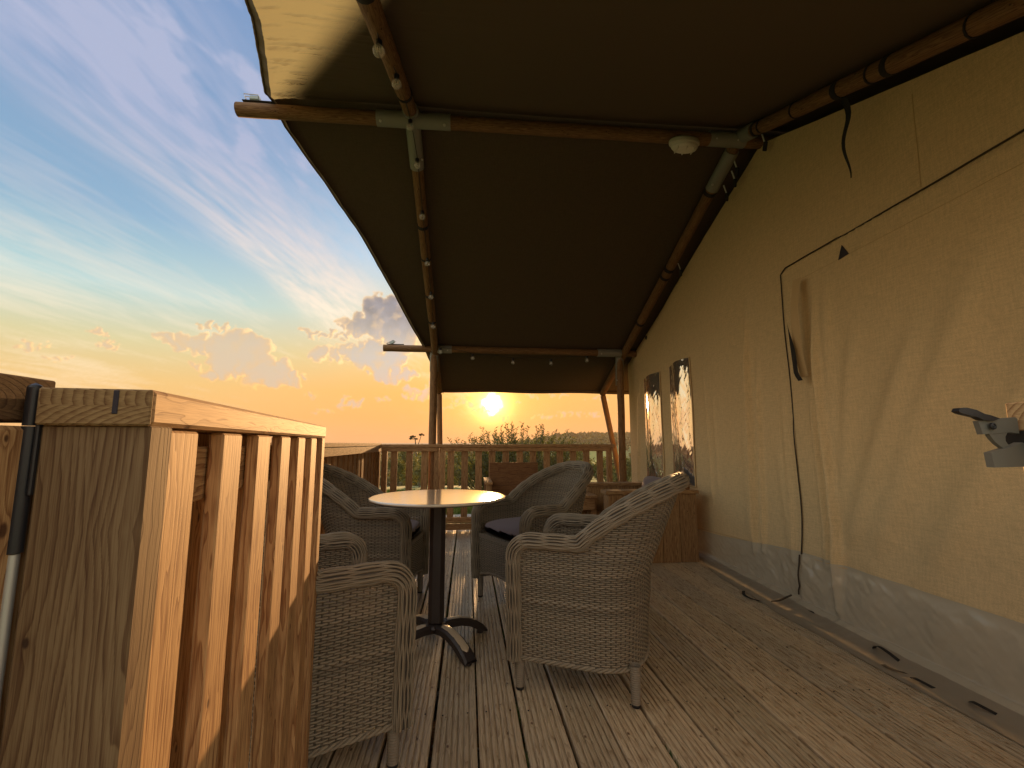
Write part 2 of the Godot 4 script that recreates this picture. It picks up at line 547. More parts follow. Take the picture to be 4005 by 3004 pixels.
func make_materials() -> void:
	var w0 := ImageTexture.create_from_image(wood_image(0, 5))
	var w1 := ImageTexture.create_from_image(wood_image(1, 11))
	var w2 := ImageTexture.create_from_image(wood_image(2, 23))
	var w3 := ImageTexture.create_from_image(wood_image(0, 37))
	M.pine = []
	for k in [[0.64, 0.50, 0.36], [0.58, 0.45, 0.32], [0.68, 0.53, 0.38], [0.54, 0.42, 0.30]]:
		M.pine.append(wood(w0 if M.pine.size() % 2 == 0 else w3, Color(k[0], k[1], k[2])))
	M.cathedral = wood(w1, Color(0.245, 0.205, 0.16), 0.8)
	var w4 := ImageTexture.create_from_image(wood_image(3, 51))
	M.grey_end = wood(w4, Color(0.36, 0.31, 0.22), 0.85)
	M.grey_end.uv1_scale = Vector3(3, 9, 1)
	M.pale_end = wood(w4, Color(0.62, 0.54, 0.43), 0.85)
	M.pale_end.uv1_scale = Vector3(3, 9, 1)
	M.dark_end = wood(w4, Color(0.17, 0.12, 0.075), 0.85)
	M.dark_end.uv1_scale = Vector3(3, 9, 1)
	M.deck = []
	for k in [[0.72, 0.66, 0.56], [0.64, 0.59, 0.50], [0.78, 0.71, 0.60], [0.70, 0.63, 0.52], [0.62, 0.58, 0.51]]:
		M.deck.append(wood(w2, Color(k[0], k[1], k[2]), 0.35, 0.03))
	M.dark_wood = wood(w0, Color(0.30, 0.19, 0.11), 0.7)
	M.sofa = []
	for k in [[0.42, 0.335, 0.235], [0.38, 0.30, 0.21], [0.46, 0.37, 0.26]]:
		M.sofa.append(wood(w3, Color(k[0], k[1], k[2])))
	M.pole = wood(w3, Color(0.27, 0.195, 0.125), 0.75)
	M.post = wood(w0, Color(0.33, 0.25, 0.17), 0.75)
	M.steel = mat(Color(0.55, 0.55, 0.53), 0.45, 0.7)
	M.galv = mat(Color(0.27, 0.27, 0.24), 0.6, 0.3)
	M.latch = mat(Color(0.20, 0.20, 0.18), 0.45, 0.5)
	M.black = mat(Color(0.012, 0.012, 0.014), 0.5)
	M.hinge = mat(Color(0.02, 0.02, 0.024), 0.38)
	M.web = mat(Color(0.016, 0.015, 0.015), 0.85)
	var blot := ImageTexture.create_from_image(fabric_image())
	M.canvas = mat(Color(0.80, 0.605, 0.325), 0.85)
	M.canvas.albedo_texture = blot
	M.canvas.uv1_scale = Vector3(0.8, 0.8, 0.8)
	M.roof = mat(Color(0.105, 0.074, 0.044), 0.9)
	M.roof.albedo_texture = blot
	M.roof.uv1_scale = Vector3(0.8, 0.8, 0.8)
	M.lit_canvas = mat(Color(0.66, 0.44, 0.20), 0.85)  # translucent golden sheet standing for the lit corner of the roof
	M.lit_canvas.backlight_enabled = true
	M.lit_canvas.backlight = Color(1.0, 0.82, 0.5)
	M.shade_lining = mat(Color(0.10, 0.07, 0.042), 0.9)  # made-up dark sheet standing for the shaded part of the front slope
	M.shade_lining.transparency = BaseMaterial3D.TRANSPARENCY_ALPHA
	M.shade_lining.vertex_color_use_as_albedo = true
	M.roof_hem = mat(Color(0.16, 0.11, 0.06), 0.85)
	M.seam = mat(Color(0.05, 0.035, 0.02), 0.8)
	M.hem = mat(Color(0.56, 0.40, 0.20), 0.85)
	M.pvc = mat(Color(0.50, 0.445, 0.335), 0.20)
	M.flap = mat(Color(0.30, 0.255, 0.19), 0.4)
	M.vinyl = mat(Color(0.97, 0.96, 0.95), 0.06, 0.92)
	M.wicker = mat(Color(1, 1, 1), 0.62)
	M.wicker.vertex_color_use_as_albedo = true
	M.wrap = mat(Color(0.24, 0.205, 0.155), 0.65)
	M.cushion = mat(Color(0.24, 0.195, 0.205), 0.95)
	M.cushion.albedo_texture = noise_tex(0.09, 8, 0.75, 1.0, 256)
	M.cushion.rim_enabled = true
	M.cushion.rim = 0.4
	M.table = mat(Color(0.74, 0.66, 0.53), 0.14)
	M.table.clearcoat_enabled = true
	M.table.clearcoat = 1.0
	M.table.clearcoat_roughness = 0.1
	M.table.albedo_texture = noise_tex(0.02, 14, 0.9, 1.0)
	M.iron = mat(Color(0.035, 0.026, 0.024), 0.42)
	M.inlay = mat(Color(0.62, 0.50, 0.34), 0.32, 0.15)
	M.bulb = mat(Color(1, 1, 1), 0.03)
	M.bulb.transparency = BaseMaterial3D.TRANSPARENCY_ALPHA
	M.bulb.albedo_color = Color(1, 1, 1, 0.16)
	M.filament = mat(Color(0.8, 0.75, 0.65), 0.4, 0.6)
	M.lamp = mat(Color(0.62, 0.60, 0.52), 0.4)
	M.lens = mat(Color(0.75, 0.73, 0.66), 0.25)
	M.leaf = mat(Color(1, 1, 1), 0.6)
	M.leaf.vertex_color_use_as_albedo = true
	M.leaf.backlight_enabled = true
	M.leaf.backlight = Color(0.9, 0.85, 0.4)
	M.bark = mat(Color(0.09, 0.07, 0.05), 0.9)
	M.ground = mat(Color(1, 1, 1), 0.95)
	M.ground.vertex_color_use_as_albedo = true
	M.gravel = mat(Color(0.16, 0.14, 0.12), 0.95)
	M.grass = mat(Color(1, 1, 1), 0.7)
	M.grass.vertex_color_use_as_albedo = true
	M.grass.backlight_enabled = true
	M.grass.backlight = Color(0.5, 0.55, 0.2)
	M.path = mat(Color(0.42, 0.38, 0.34), 0.9)
	M.clip = mat(Color(0.35, 0.42, 0.42), 0.2, 0.3)
	M.inside = mat(Color(0.10, 0.08, 0.05), 0.9)
	M.mark = mat(Color(0.03, 0.025, 0.035), 0.8)

# ------------------------------------------------------------------ ready
func _ready() -> void:
	rng.seed = 7
	for k in [[n_a, 101], [n_b, 202], [n_c, 303]]:
		k[0].seed = k[1]
		k[0].noise_type = FastNoiseLite.TYPE_SIMPLEX_SMOOTH
		k[0].frequency = 0.04
		k[0].fractal_octaves = 4
	n_b.fractal_octaves = 3
	n_p.seed = 404
	n_p.noise_type = FastNoiseLite.TYPE_SIMPLEX_SMOOTH
	n_p.frequency = 0.04
	n_p.fractal_octaves = 5
	n_p.fractal_gain = 0.46
	var cam := Camera3D.new()
	cam.name = "camera"
	add_child(cam)
	cam.position = Vector3(0, 1.0, 0)
	cam.rotation = Vector3(deg_to_rad(7.388), deg_to_rad(-5.5645), 0)
	cam.fov = 80.33
	cam.near = 0.05
	cam.far = 4000.0
	cam.current = true
	var we := WorldEnvironment.new()
	we.name = "environment"
	var env := Environment.new()
	env.background_mode = Environment.BG_SKY
	var sk := Sky.new()
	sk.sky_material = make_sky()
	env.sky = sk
	env.tonemap_mode = Environment.TONE_MAPPER_LINEAR
	env.tonemap_exposure = 1.62
	env.fog_enabled = true
	env.fog_density = 0.0004
	env.fog_light_color = Color(1.0, 0.87, 0.70)
	env.sdfgi_enabled = true
	env.ssao_enabled = true
	env.ssil_enabled = true
	we.environment = env
	add_child(we)
	var sun := DirectionalLight3D.new()
	sun.name = "sun"
	add_child(sun)
	sun.look_at_from_position(sun_dir * 100.0, Vector3.ZERO, Vector3.UP)
	sun.light_color = Color(1.0, 0.77, 0.51)
	sun.light_energy = 1.6
	sun.light_angular_distance = 0.6
	sun.shadow_enabled = true
	make_materials()
	build_land()
	build_deck()
	build_tent()
	build_frame()
	build_rails()
	build_gate()
	build_table()
	build_chairs()
	build_lounge()
	build_lights()
	build_small()
	build_plants()

# ------------------------------------------------------------------ land
func land_y(x: float, z: float) -> float:
	var d := -z
	var y := -0.42 - 9.5 * smoothstep(11.0, 85.0, d)
	var az := rad_to_deg(atan2(x, maxf(d, 1.0)))
	y += lerpf(3.5, 21.0, smoothstep(3.0, 13.0, az)) * smoothstep(150.0, 680.0, d)
	y += 1.2 * n_b.get_noise_2d(x * 0.12, z * 0.12) * smoothstep(30.0, 120.0, d)
	return y

func build_land() -> void:
	var xs := []
	for i in range(-60, 61):
		xs.append(signf(i) * pow(absf(i) / 60.0, 2.6) * 1500.0 + i * 0.35)
	var zs := []
	for j in 110:
		zs.append(14.0 - j * 0.5 - pow(j / 109.0, 3.4) * 1500.0)
	var pts := []
	var st := MB.new()
	for z in zs:
		for x in xs:
			pts.append(Vector3(x, land_y(x, z), z))
	st.grid(pts, zs.size(), xs.size(), Vector3.UP)
	for i in pts.size():
		var p: Vector3 = pts[i]
		var d := -p.z
		var k := 0.5 + 0.5 * n_b.get_noise_2d(p.x * 0.6, p.z * 0.6)
		var g := Vector3(0.12, 0.16, 0.03).lerp(Vector3(0.19, 0.21, 0.055), k)
		var scrub := Vector3(0.055, 0.07, 0.025)
		var away := Vector2(p.x, p.z).length()
		g = g.lerp(scrub.lerp(Vector3(0.10, 0.12, 0.04), 0.5 + 0.5 * n_a.get_noise_2d(p.x * 0.8, p.z * 0.8)), smoothstep(13.0, 24.0, away))
		var az := rad_to_deg(atan2(p.x, maxf(d, 1.0)))
		if d > 90.0:
			var fld := smoothstep(0.02, 0.14, n_a.get_noise_2d(p.x * 0.10 + 40.0, p.z * 0.07))
			g = g.lerp(Vector3(0.20, 0.22, 0.06), fld * 0.8)
			g = g.lerp(Vector3(0.26, 0.29, 0.06), smoothstep(10.5, 12.0, az) * (1.0 - smoothstep(18.0, 21.0, az)) * smoothstep(200.0, 225.0, d) * (1.0 - smoothstep(330.0, 350.0, d)))
		st.c[i] = Color(g.x, g.y, g.z)
	structure(part("ground", st, M.ground))
	# pale path across the lawn
	var pw := MB.new()
	var pp := []
	for i in 41:
		var x := -1.3 + i * 0.5
		var zc := -9.1 - 0.25 * sin(x * 0.4) - 0.05 * x
		pp.append(Vector3(x, land_y(x, zc) + 0.012, zc - 0.28))
		pp.append(Vector3(x, land_y(x, zc) + 0.012, zc + 0.28))
	pw.grid(pp, 41, 2, Vector3.UP)
	structure(part("path", pw, M.path))
	# gravel under the deck
	var gv := MB.new()
	gv.quad(Vector3(-1.6, -0.16, -5.6), Vector3(2.3, -0.16, -5.6), Vector3(2.3, -0.16, 0.7), Vector3(-1.6, -0.16, 0.7), Vector3.UP)
	structure(part("gravel_bed", gv, M.gravel))
	var stone := MB.new()
	stone.lathe(Transform3D.IDENTITY, [Vector2(0.0, 0.009), Vector2(0.008, 0.006), Vector2(0.011, 0.0), Vector2(0.007, -0.006)], 6)
	var mm := MultiMesh.new()
	mm.transform_format = MultiMesh.TRANSFORM_3D
	mm.use_colors = true
	mm.mesh = stone.commit()
	var r := RandomNumberGenerator.new()
	r.seed = 55
	var tr := []
	for k in range(-8, 15):
		for i in 150:
			var x := 0.048 + 0.1565 * k + r.randf_range(-0.012, 0.012)
			tr.append(Transform3D(Basis.from_euler(Vector3(r.randf() * 3, r.randf() * 3, 0)).scaled(Vector3.ONE * r.randf_range(0.6, 1.4)), Vector3(x, r.randf_range(-0.15, -0.05), -r.randf() * r.randf() * 5.4)))
	mm.instance_count = tr.size()
	var gm := mat(Color(1, 1, 1), 0.9)
	gm.vertex_color_use_as_albedo = true
	for i in tr.size():
		mm.set_instance_transform(i, tr[i])
		var t := r.randf_range(0.08, 0.38)
		mm.set_instance_color(i, Color(t, t * 0.92, t * 0.82))
	var mi := MultiMeshInstance3D.new()
	mi.name = "gravel"
	mi.multimesh = mm
	mi.material_override = gm
	add_child(mi)
	stuff(mi)
	tag(mi, "grey gravel showing in the gaps between the deck boards", "gravel")
	# moss and small weeds in the joints
	var ms := MB.new()
	for i in 900:
		var k := r.randi_range(-4, 4)
		var z := -1.3 - r.randf() * 3.9
		if n_b.get_noise_2d(k * 40.0, z * 60.0) < 0.12: continue
		for w in 3:
			var a := r.randf() * TAU
			var p := Vector3(0.048 + 0.1565 * k + r.randf_range(-0.006, 0.006), -0.03, z + r.randf_range(-0.02, 0.02))
			var tip := p + Vector3(cos(a) * 0.008, r.randf_range(0.02, 0.036), sin(a) * 0.02)
			var s := Vector3(-sin(a), 0, cos(a)) * 0.005
			ms.col = Color(0.09, 0.13, 0.03) * r.randf_range(0.6, 1.2)
			ms.tri(p - s, p + s, tip, Vector3(0, 0.8, 0.6))
	var moss: Node = stuff(part("moss", ms, M.grass))
	tag(moss, "green moss and tiny weeds in the joints of the deck", "moss")

# ------------------------------------------------------------------ deck
func deck_board(w: float, len_: float, off: Vector2) -> MB:
	var st := MB.new()
	var prof := [Vector2(-w / 2, -0.028), Vector2(-w / 2, -0.003), Vector2(-w / 2 + 0.004, 0.0)]
	var n := 7
	var pitch := (w - 0.008) / n
	for k in n:
		var x := -w / 2 + 0.004 + pitch * k
		if k > 0:
			prof.append(Vector2(x + 0.0012, -0.0005))
			prof.append(Vector2(x + 0.003, 0.0))
		prof.append(Vector2(x + pitch - 0.0066, 0.0))
		if k < n - 1:
			prof.append(Vector2(x + pitch - 0.0050, -0.0008))
			prof.append(Vector2(x + pitch - 0.0042, -0.0075))
			prof.append(Vector2(x + pitch + 0.0004, -0.0075))
	prof.append(Vector2(w / 2 - 0.004, 0.0))
	prof.append(Vector2(w / 2, -0.003))
	prof.append(Vector2(w / 2, -0.028))
	for i in prof.size() - 1:
		var a: Vector2 = prof[i]
		var b: Vector2 = prof[i + 1]
		if a.distance_to(b) < 0.0001: continue
		var d := (b - a).normalized()
		var u0 := a.x / 0.14 + off.x
		var u1 := b.x / 0.14 + off.x
		st.quad(Vector3(a.x, a.y, 0), Vector3(b.x, b.y, 0), Vector3(b.x, b.y, -len_), Vector3(a.x, a.y, -len_), Vector3(-d.y, d.x, 0), Vector2(u0, off.y), Vector2(u1, off.y), Vector2(u1, off.y + len_ / 1.1), Vector2(u0, off.y + len_ / 1.1))
	for z in [0.0, -len_]:
		st.quad(Vector3(-w / 2, -0.028, z), Vector3(w / 2, -0.028, z), Vector3(w / 2, -0.006, z), Vector3(-w / 2, -0.006, z), Vector3(0, 0, 1 if z == 0.0 else -1))
	return st

func build_deck() -> void:
	var deck := Node3D.new()
	deck.name = "deck"
	add_child(deck)
	structure(deck)
	var meshes := []
	for i in 4:
		meshes.append(deck_board(0.1462, 6.1, Vector2(rng.randf(), rng.randf())).commit())
	for k in range(-8, 14):
		var x := 0.048 + 0.1565 * (k + 0.5)
		var b := Basis.from_euler(Vector3(0, rng.randf_range(-0.0006, 0.0006), rng.randf_range(-0.006, 0.006)))
		part("deck_board", meshes[rng.randi() % 4], M.deck[rng.randi() % 5], deck, Transform3D(b, Vector3(x + rng.randf_range(-0.0012, 0.0012), rng.randf_range(-0.0015, 0.0012), 0.55 + rng.randf_range(-0.01, 0.01))))
	for z in [-5.42, -4.85, -4.25, -3.65, -3.05, -2.45, -1.85, -1.25, -0.65, -0.05]:
		part("joist", bx(Vector3(3.5, 0.10, 0.045), Vector3(0.5, -0.080, z)), M.dark_wood, deck)
	part("fascia_board", bx(Vector3(3.5, 0.16, 0.025), Vector3(0.5, -0.10, -5.575)), M.pine[1], deck)
	var scr := MB.new()
	for z in [-4.85, -4.25, -3.65, -3.05, -2.45, -1.85, -1.25, -0.65]:
		for k in range(-8, 14):
			for s in [-0.045, 0.045]:
				var p := Vector3(0.048 + 0.1565 * (k + 0.5) + s + rng.randf_range(-0.004, 0.004), 0.0024, z + rng.randf_range(-0.008, 0.008))
				scr.lathe(at(p), [Vector2(0.0, 0.0), Vector2(0.0028, -0.0004), Vector2(0.0032, -0.003)], 6)
	stuff(part("deck_screw", scr, M.black, deck))

# ------------------------------------------------------------------ tent
const RIDGE_Z := -2.87
const RIDGE_Y := 3.27
const SLOPE := 0.425
const SLOPE_FRONT := 0.402
var edge_d := [0.0, 0.13, 0.4, 0.665, 1.02, 1.58, 2.16, 2.61, 2.94, 3.48, 3.58]
var edge_x := [-1.31, -1.293, -1.19, -1.085, -0.95, -0.80, -0.657, -0.53, -0.469, -0.391, -0.38]

func roof_edge(d: float) -> float:
	for i in range(1, edge_d.size()):
		if d <= edge_d[i]:
			return lerpf(edge_x[i - 1], edge_x[i], smoothstep(0, 1, 0) + (d - edge_d[i - 1]) / (edge_d[i] - edge_d[i - 1]))
	return edge_x[-1]

# z, y at the top, z, y at the foot, width, height of the fold
var folds := [
	[-3.165, 2.15, -3.235, 0.22, 0.030, 0.030], [-3.07, 1.75, -3.135, 0.25, 0.026, 0.020], [-3.30, 1.3, -3.30, 0.3, 0.05, 0.008],
	[-2.50, 2.02, -2.445, 0.10, 0.036, 0.036], [-2.585, 1.45, -2.545, 0.30, 0.028, 0.016], [-2.40, 2.05, -2.42, 0.95, 0.05, 0.014],
	[-1.80, 1.70, -2.38, 0.42, 0.085, 0.026], [-1.50, 1.95, -2.24, 0.40, 0.10, 0.022], [-1.15, 1.8, -1.95, 0.40, 0.09, 0.016], [-2.2, 1.75, -2.42, 0.6, 0.06, 0.014],
	[-3.86, 1.75, -3.80, 0.50, 0.020, 0.010], [-3.72, 1.5, -3.70, 0.6, 0.03, 0.007], [-5.34, 1.9, -5.50, 0.5, 0.03, 0.016], [-2.86, 1.5, -2.83, 0.25, 0.03, 0.010],
	[-2.66, 2.10, -2.62, 1.6, 0.03, -0.008], [-2.95, 1.1, -2.86, 0.3, 0.05, 0.010]]

func wall_out(z: float, y: float) -> float:
	var o := 0.013 * n_b.get_noise_2d(z * 16.0, y * 10.0) + 0.004 * n_a.get_noise_2d(z * 60.0, y * 26.0 + z * 20.0)
	for f in folds:
		var a := Vector2(f[0], f[1])
		var b := Vector2(f[2], f[3])
		var p := Vector2(z, y)
		var t: float = clampf((p - a).dot(b - a) / (b - a).length_squared(), 0, 1)
		var dist: float = p.distance_to(a.lerp(b, t)) / (f[4] * 0.8)
		if dist < 3.0:
			o += 1.6 * f[5] * exp(-dist * dist) * smoothstep(0.0, 0.35, t) * (1.0 - 0.6 * smoothstep(0.9, 1.0, t))
	if z > -2.756 and y < 2.16:
		o += 0.010 * smoothstep(-2.757, -2.75, z)
	o += 0.05 * smoothstep(0.55, 0.1, y) * smoothstep(-3.9, -2.2, z)
	return o

func seam_y(z: float) -> float:
	return 0.225 + 0.11 * smoothstep(-4.1, -2.5, z)

func wall_top(z: float) -> float:
	return 3.16 - 0.395 * absf(z - RIDGE_Z)

func wall_p(z: float, y: float, proud := 0.0) -> Vector3:
	return Vector3(2.1 - wall_out(z, y) - proud, y, z)

func wall_line(pts: Array, r: float, proud: float, m: Material, called: String, parent: Node) -> void:
	var out := []
	for i in pts.size() - 1:
		var a: Vector2 = pts[i]
		var b: Vector2 = pts[i + 1]
		var n := maxi(2, int(a.distance_to(b) / 0.03))
		for k in n:
			var p := a.lerp(b, float(k) / n)
			out.append(wall_p(p.x, p.y, proud))
	out.append(wall_p(pts[-1].x, pts[-1].y, proud))
	var st := MB.new()
	st.tube(out, r, 5)
	part(called, st, m, parent)

func roof_p(x: float, d: float, side: float) -> Vector3:
	var off := x - roof_edge(d)
	var wr := 0.011 * exp(-off / 0.20) * n_a.get_noise_2d(d * 190.0, off * 40.0) + 0.007 * exp(-off / 0.5) * n_b.get_noise_2d(d * 90.0, off * 24.0)
	if side > 0:
		wr -= 0.055 * exp(-off / 0.34) * smoothstep(0.01, 0.07, off) * maxf(0.0, n_a.get_noise_2d(d * 520.0 + off * 90.0, off * 46.0 + 8.0) - 0.12)
	var y := RIDGE_Y - (SLOPE if side < 0 else SLOPE_FRONT) * d + wr - 0.03 * exp(-off / 0.10)
	y -= 0.012 * sin(PI * clampf((x + 0.4) / 2.3, 0, 1))
	return Vector3(x, y, RIDGE_Z + side * d)

func build_tent() -> void:
	var tent := thing("lodge_tent", "tan canvas lodge tent whose dark roof spreads over the wooden deck", "tent")
	var rows := 170
	var cols := 600
	var pts := []
	var uvs := PackedVector2Array()
	for r in rows + 1:
		for k in cols + 1:
			var z := lerpf(-5.75, -0.05, float(k) / cols)
			var t := float(r) / rows
			var y := lerpf(seam_y(z) - 0.004, wall_top(z), t)
			pts.append(wall_p(z, y))
			uvs.append(Vector2(z, y))
	var st := MB.new()
	st.grid(pts, rows + 1, cols + 1, Vector3.LEFT, uvs)
	part("gable_wall", st, M.canvas, tent)
	# grey groundsheet skirt, turned out on to the deck
	pts = []
	rows = 60
	cols = 420
	for r in rows + 1:
		for k in cols + 1:
			var z := lerpf(-4.12, -0.05, float(k) / cols)
			var t := float(r) / rows
			var top := seam_y(z)
			var crk := 0.5 + 0.5 * exp(-pow((z + 2.75) / 0.5, 2.0))
			var wr := crk * (0.024 * n_a.get_noise_2d(z * 70.0, t * 34.0 + z * 25.0) + 0.010 * absf(n_c.get_noise_2d(z * 160.0 - t * 60.0, t * 60.0)))
			var p: Vector3
			if t < 0.62:
				var s := t / 0.62
				var y := lerpf(top, 0.045, s)
				p = wall_p(z, y, 0.003) + Vector3(-wr * smoothstep(0.0, 0.2, s), 0, 0)
			else:
				var s := (t - 0.62) / 0.38
				var x0 := wall_p(z, 0.045, 0.003).x
				var reach := 0.05 + 0.15 * smoothstep(-4.1, -3.3, z) + 0.025 * n_b.get_noise_2d(z * 30.0, 4.0)
				p = Vector3(x0 - reach * s - wr * (1.0 - s), 0.045 * pow(1.0 - s, 2.4) + 0.005 + absf(wr) * 0.5 * (1.0 - s * 0.7), z)
			pts.append(p)
	var cut := 42
	st = MB.new()
	st.grid(pts.slice(0, (cut + 1) * (cols + 1)), cut + 1, cols + 1, Vector3(-1, 0.3, 0))
	part("groundsheet_skirt", st, M.pvc, tent)
	st = MB.new()
	st.grid(pts.slice(cut * (cols + 1)), rows + 1 - cut, cols + 1, Vector3(-0.3, 1, 0))
	part("ground_flap", st, M.flap, tent)
	# door seams
	wall_line([Vector2(-0.3, 2.205), Vector2(-1.4, 2.18), Vector2(-2.70, 2.15), Vector2(-2.752, 2.12), Vector2(-2.752, 1.78), Vector2(-2.756, 1.17), Vector2(-2.733, 0.646), Vector2(-2.740, 0.318)], 0.0045, 0.007, M.seam, "door_zip", tent)
	wall_line([Vector2(-0.3, 2.06), Vector2(-1.4, 2.055), Vector2(-2.62, 2.03)], 0.0014, 0.0005, M.hem, "door_hem", tent)
	wall_line([Vector2(-1.789, 2.66), Vector2(-1.80, 2.19)], 0.0022, 0.0008, M.hem, "wall_seam", tent)
	wall_line([Vector2(-0.2, 0.328), Vector2(-2.3, 0.326), Vector2(-2.9, 0.30), Vector2(-4.1, 0.232)], 0.002, 0.001, M.hem, "skirt_seam", tent)
	wall_line([Vector2(-2.740, 0.315), Vector2(-2.742, 0.25), Vector2(-2.752, 0.19), Vector2(-2.738, 0.13), Vector2(-2.765, 0.075)], 0.005, 0.019, M.seam, "skirt_zip", tent)
	st = MB.new()
	st.tube([Vector3(2.0, 0.072, -2.765), Vector3(1.955, 0.05, -2.775), Vector3(1.93, 0.036, -2.785), Vector3(1.91, 0.028, -2.80), Vector3(1.895, 0.022, -2.815)], [0.005, 0.006, 0.006, 0.004, 0.002], 6)
	part("zip_tail", st, M.seam, tent)
	# clear windows
	for wdw in [[-5.20, -4.74, 1.752, 1.775, 0.58], [-4.52, -4.08, 1.79, 1.812, 0.60]]:
		var wp := []
		var nr := 150
		var nc := 60
		for r in nr + 1:
			for k in nc + 1:
				var z := lerpf(wdw[0], wdw[1], float(k) / nc)
				var y := lerpf(wdw[4], lerpf(wdw[2], wdw[3], float(k) / nc), float(r) / nr)
				var e := minf(minf(z - wdw[0], wdw[1] - z), minf(y - wdw[4], wdw[2] - y))
				var cr := 0.0035 * absf(n_a.get_noise_2d(z * 110.0 + y * 40.0, y * 22.0)) + 0.002 * absf(n_c.get_noise_2d(z * 260.0 - y * 130.0, y * 60.0)) + 0.008 * n_b.get_noise_2d(z * 36.0, y * 12.0)
				wp.append(wall_p(z, y, 0.012) + Vector3(-cr * smoothstep(0.0, 0.05, e) - 0.045 * (smoothstep(0.0, 0.60, float(k) / nc) - smoothstep(0.60, 1.0, float(k) / nc)) * smoothstep(0.0, 0.25, float(r) / nr), 0, 0))
		st = MB.new()
		st.grid(wp, nr + 1, nc + 1, Vector3.LEFT)
		var win := part("window_pane", st, M.vinyl, tent)
		var fr := []
		for c in [[wdw[0], wdw[4]], [wdw[1], wdw[4]], [wdw[1], wdw[3]], [wdw[0], wdw[2]], [wdw[0], wdw[4]]]:
			fr.append(Vector2(c[0], c[1]))
		wall_line(fr, 0.006, 0.010, M.canvas, "window_hem", win)
	# black triangle sewn on the door, little vent eyelet
	st = MB.new()
	var tb := Basis(Vector3(0, 0, 1), Vector3(0, 1, 0), Vector3(-1, 0, 0))
	st.extrude(Transform3D(tb, wall_p(-2.245, 2.06, 0.004)), PackedVector2Array([Vector2(-0.036, -0.03), Vector2(0.036, -0.022), Vector2(-0.004, 0.045)]), 0.003)
	part("sewn_triangle", st, M.mark, tent)
	st = MB.new()
	st.lathe(Transform3D(Basis(Vector3(0, 0, 1), Vector3(-1, 0, 0), Vector3(0, 1, 0)), wall_p(-5.105, 2.24, 0.0)), [Vector2(0.0, 0.010), Vector2(0.02, 0.008), Vector2(0.026, 0.0)], 12)
	part("eyelet", st, M.black, tent)
	# sleeve and black strap on the door
	st = MB.new()
	var sp := []
	for i in 17:
		var y := lerpf(2.02, 1.40, i / 16.0)
		var out := 0.006 + 0.022 * sin(PI * i / 16.0)
		for k in 2:
			sp.append(Vector3(2.045 - 1.6 * out + 0.012 * k, y, -2.585 + 0.05 * k))
	st.grid(sp, 17, 2, Vector3.LEFT)
	part("strap_sleeve", st, M.hem, tent)
	st = MB.new()
	sp = []
	for i in 15:
		var t := i / 14.0
		var y := lerpf(1.77, 1.375, t)
		var wd := 0.004 + 0.040 * smoothstep(0.0, 0.6, t)
		var sh := 0.030 * smoothstep(0.88, 1.0, t)
		for k in 2:
			sp.append(Vector3(1.985 + 0.022 * t - 0.004 * k, y, -2.60 + wd * k + sh))
	st.grid(sp, 15, 2, Vector3.LEFT)
	part("door_strap", st, M.web, tent)
	# black loops of the groundsheet lying on the deck
	for l in [[1.86, -2.96, 0.20, -0.10, 0], [2.04, -2.60, 0.16, 0.0, 1], [1.97, -2.09, 0.15, 0.0, 2], [1.93, -1.96, 0.13, 0.8, 0], [1.95, -1.67, 0.10, 0.0, 1], [1.90, -1.86, 0.08, 0.1, 1], [1.88, -1.3, 0.13, 0.2, 2]]:
		st = MB.new()
		var lp := []
		for i in 13:
			var t := i / 12.0
			var lift := 0.0
			if l[4] == 1: lift = 0.022 * sin(PI * t)
			if l[4] == 2: lift = 0.045 * sin(PI * t)
			for k in 2:
				lp.append(Vector3(l[0] + (k - 0.5) * 0.022 + l[3] * (t - 0.5) * l[2] - 0.04 * sin(PI * t), 0.010 + lift, l[1] + (t - 0.5) * l[2]))
		st.grid(lp, 13, 2, Vector3(-0.5, 1, 0))
		part("peg_loop", st, M.web, tent)
	# roof
	for side in [-1.0, 1.0]:
		var dmax := 3.58 if side < 0 else 2.66
		pts = []
		uvs = PackedVector2Array()
		rows = 90 if side < 0 else 380
		cols = 70
		for r in rows + 1:
			var d := dmax * r / rows
			for k in cols + 1:
				var t := pow(float(k) / cols, 2.2)
				var x := lerpf(roof_edge(d), 6.8, t)
				pts.append(roof_p(x, d, side))
				uvs.append(Vector2(x, d * side))
		if side < 0:
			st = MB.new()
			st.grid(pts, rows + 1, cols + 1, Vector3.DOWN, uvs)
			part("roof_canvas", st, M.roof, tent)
		else:
			# translucent sheet imitates the lit corner, an added dark lining's faded edge the shadow
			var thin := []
			var shade_lining := []
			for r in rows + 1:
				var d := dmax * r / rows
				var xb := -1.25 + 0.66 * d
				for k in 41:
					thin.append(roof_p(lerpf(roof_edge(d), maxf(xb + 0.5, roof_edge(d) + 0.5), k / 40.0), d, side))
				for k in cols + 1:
					shade_lining.append(roof_p(maxf(xb - 0.10, roof_edge(d)) + (0.03 * k if k < 9 else 0.24 + (6.8 - xb) * pow((k - 8.0) / (cols - 8.0), 1.6)), d, side) + Vector3(0, -0.004, 0))
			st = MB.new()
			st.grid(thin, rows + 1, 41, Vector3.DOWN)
			part("lit_overhang", st, M.lit_canvas, tent)
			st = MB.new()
			st.grid(shade_lining, rows + 1, cols + 1, Vector3.DOWN)
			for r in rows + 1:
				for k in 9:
					st.c[r * (cols + 1) + k] = Color(1, 1, 1, smoothstep(0.0, 8.0, k))  # alpha fade imitates a soft shadow edge
			part("roof_shade_lining", st, M.shade_lining, tent)
		var hem := []
		var band := []
		for r in range(0, rows + 1, 2):
			var d := dmax * r / rows
			var p: Vector3 = pts[r * (cols + 1)]
			hem.append(p)
			band.append(p + Vector3(0.004, 0.002, 0))
			band.append(p + Vector3(0.040, -0.030 + 0.006 * sin(d * 31.0), 0))
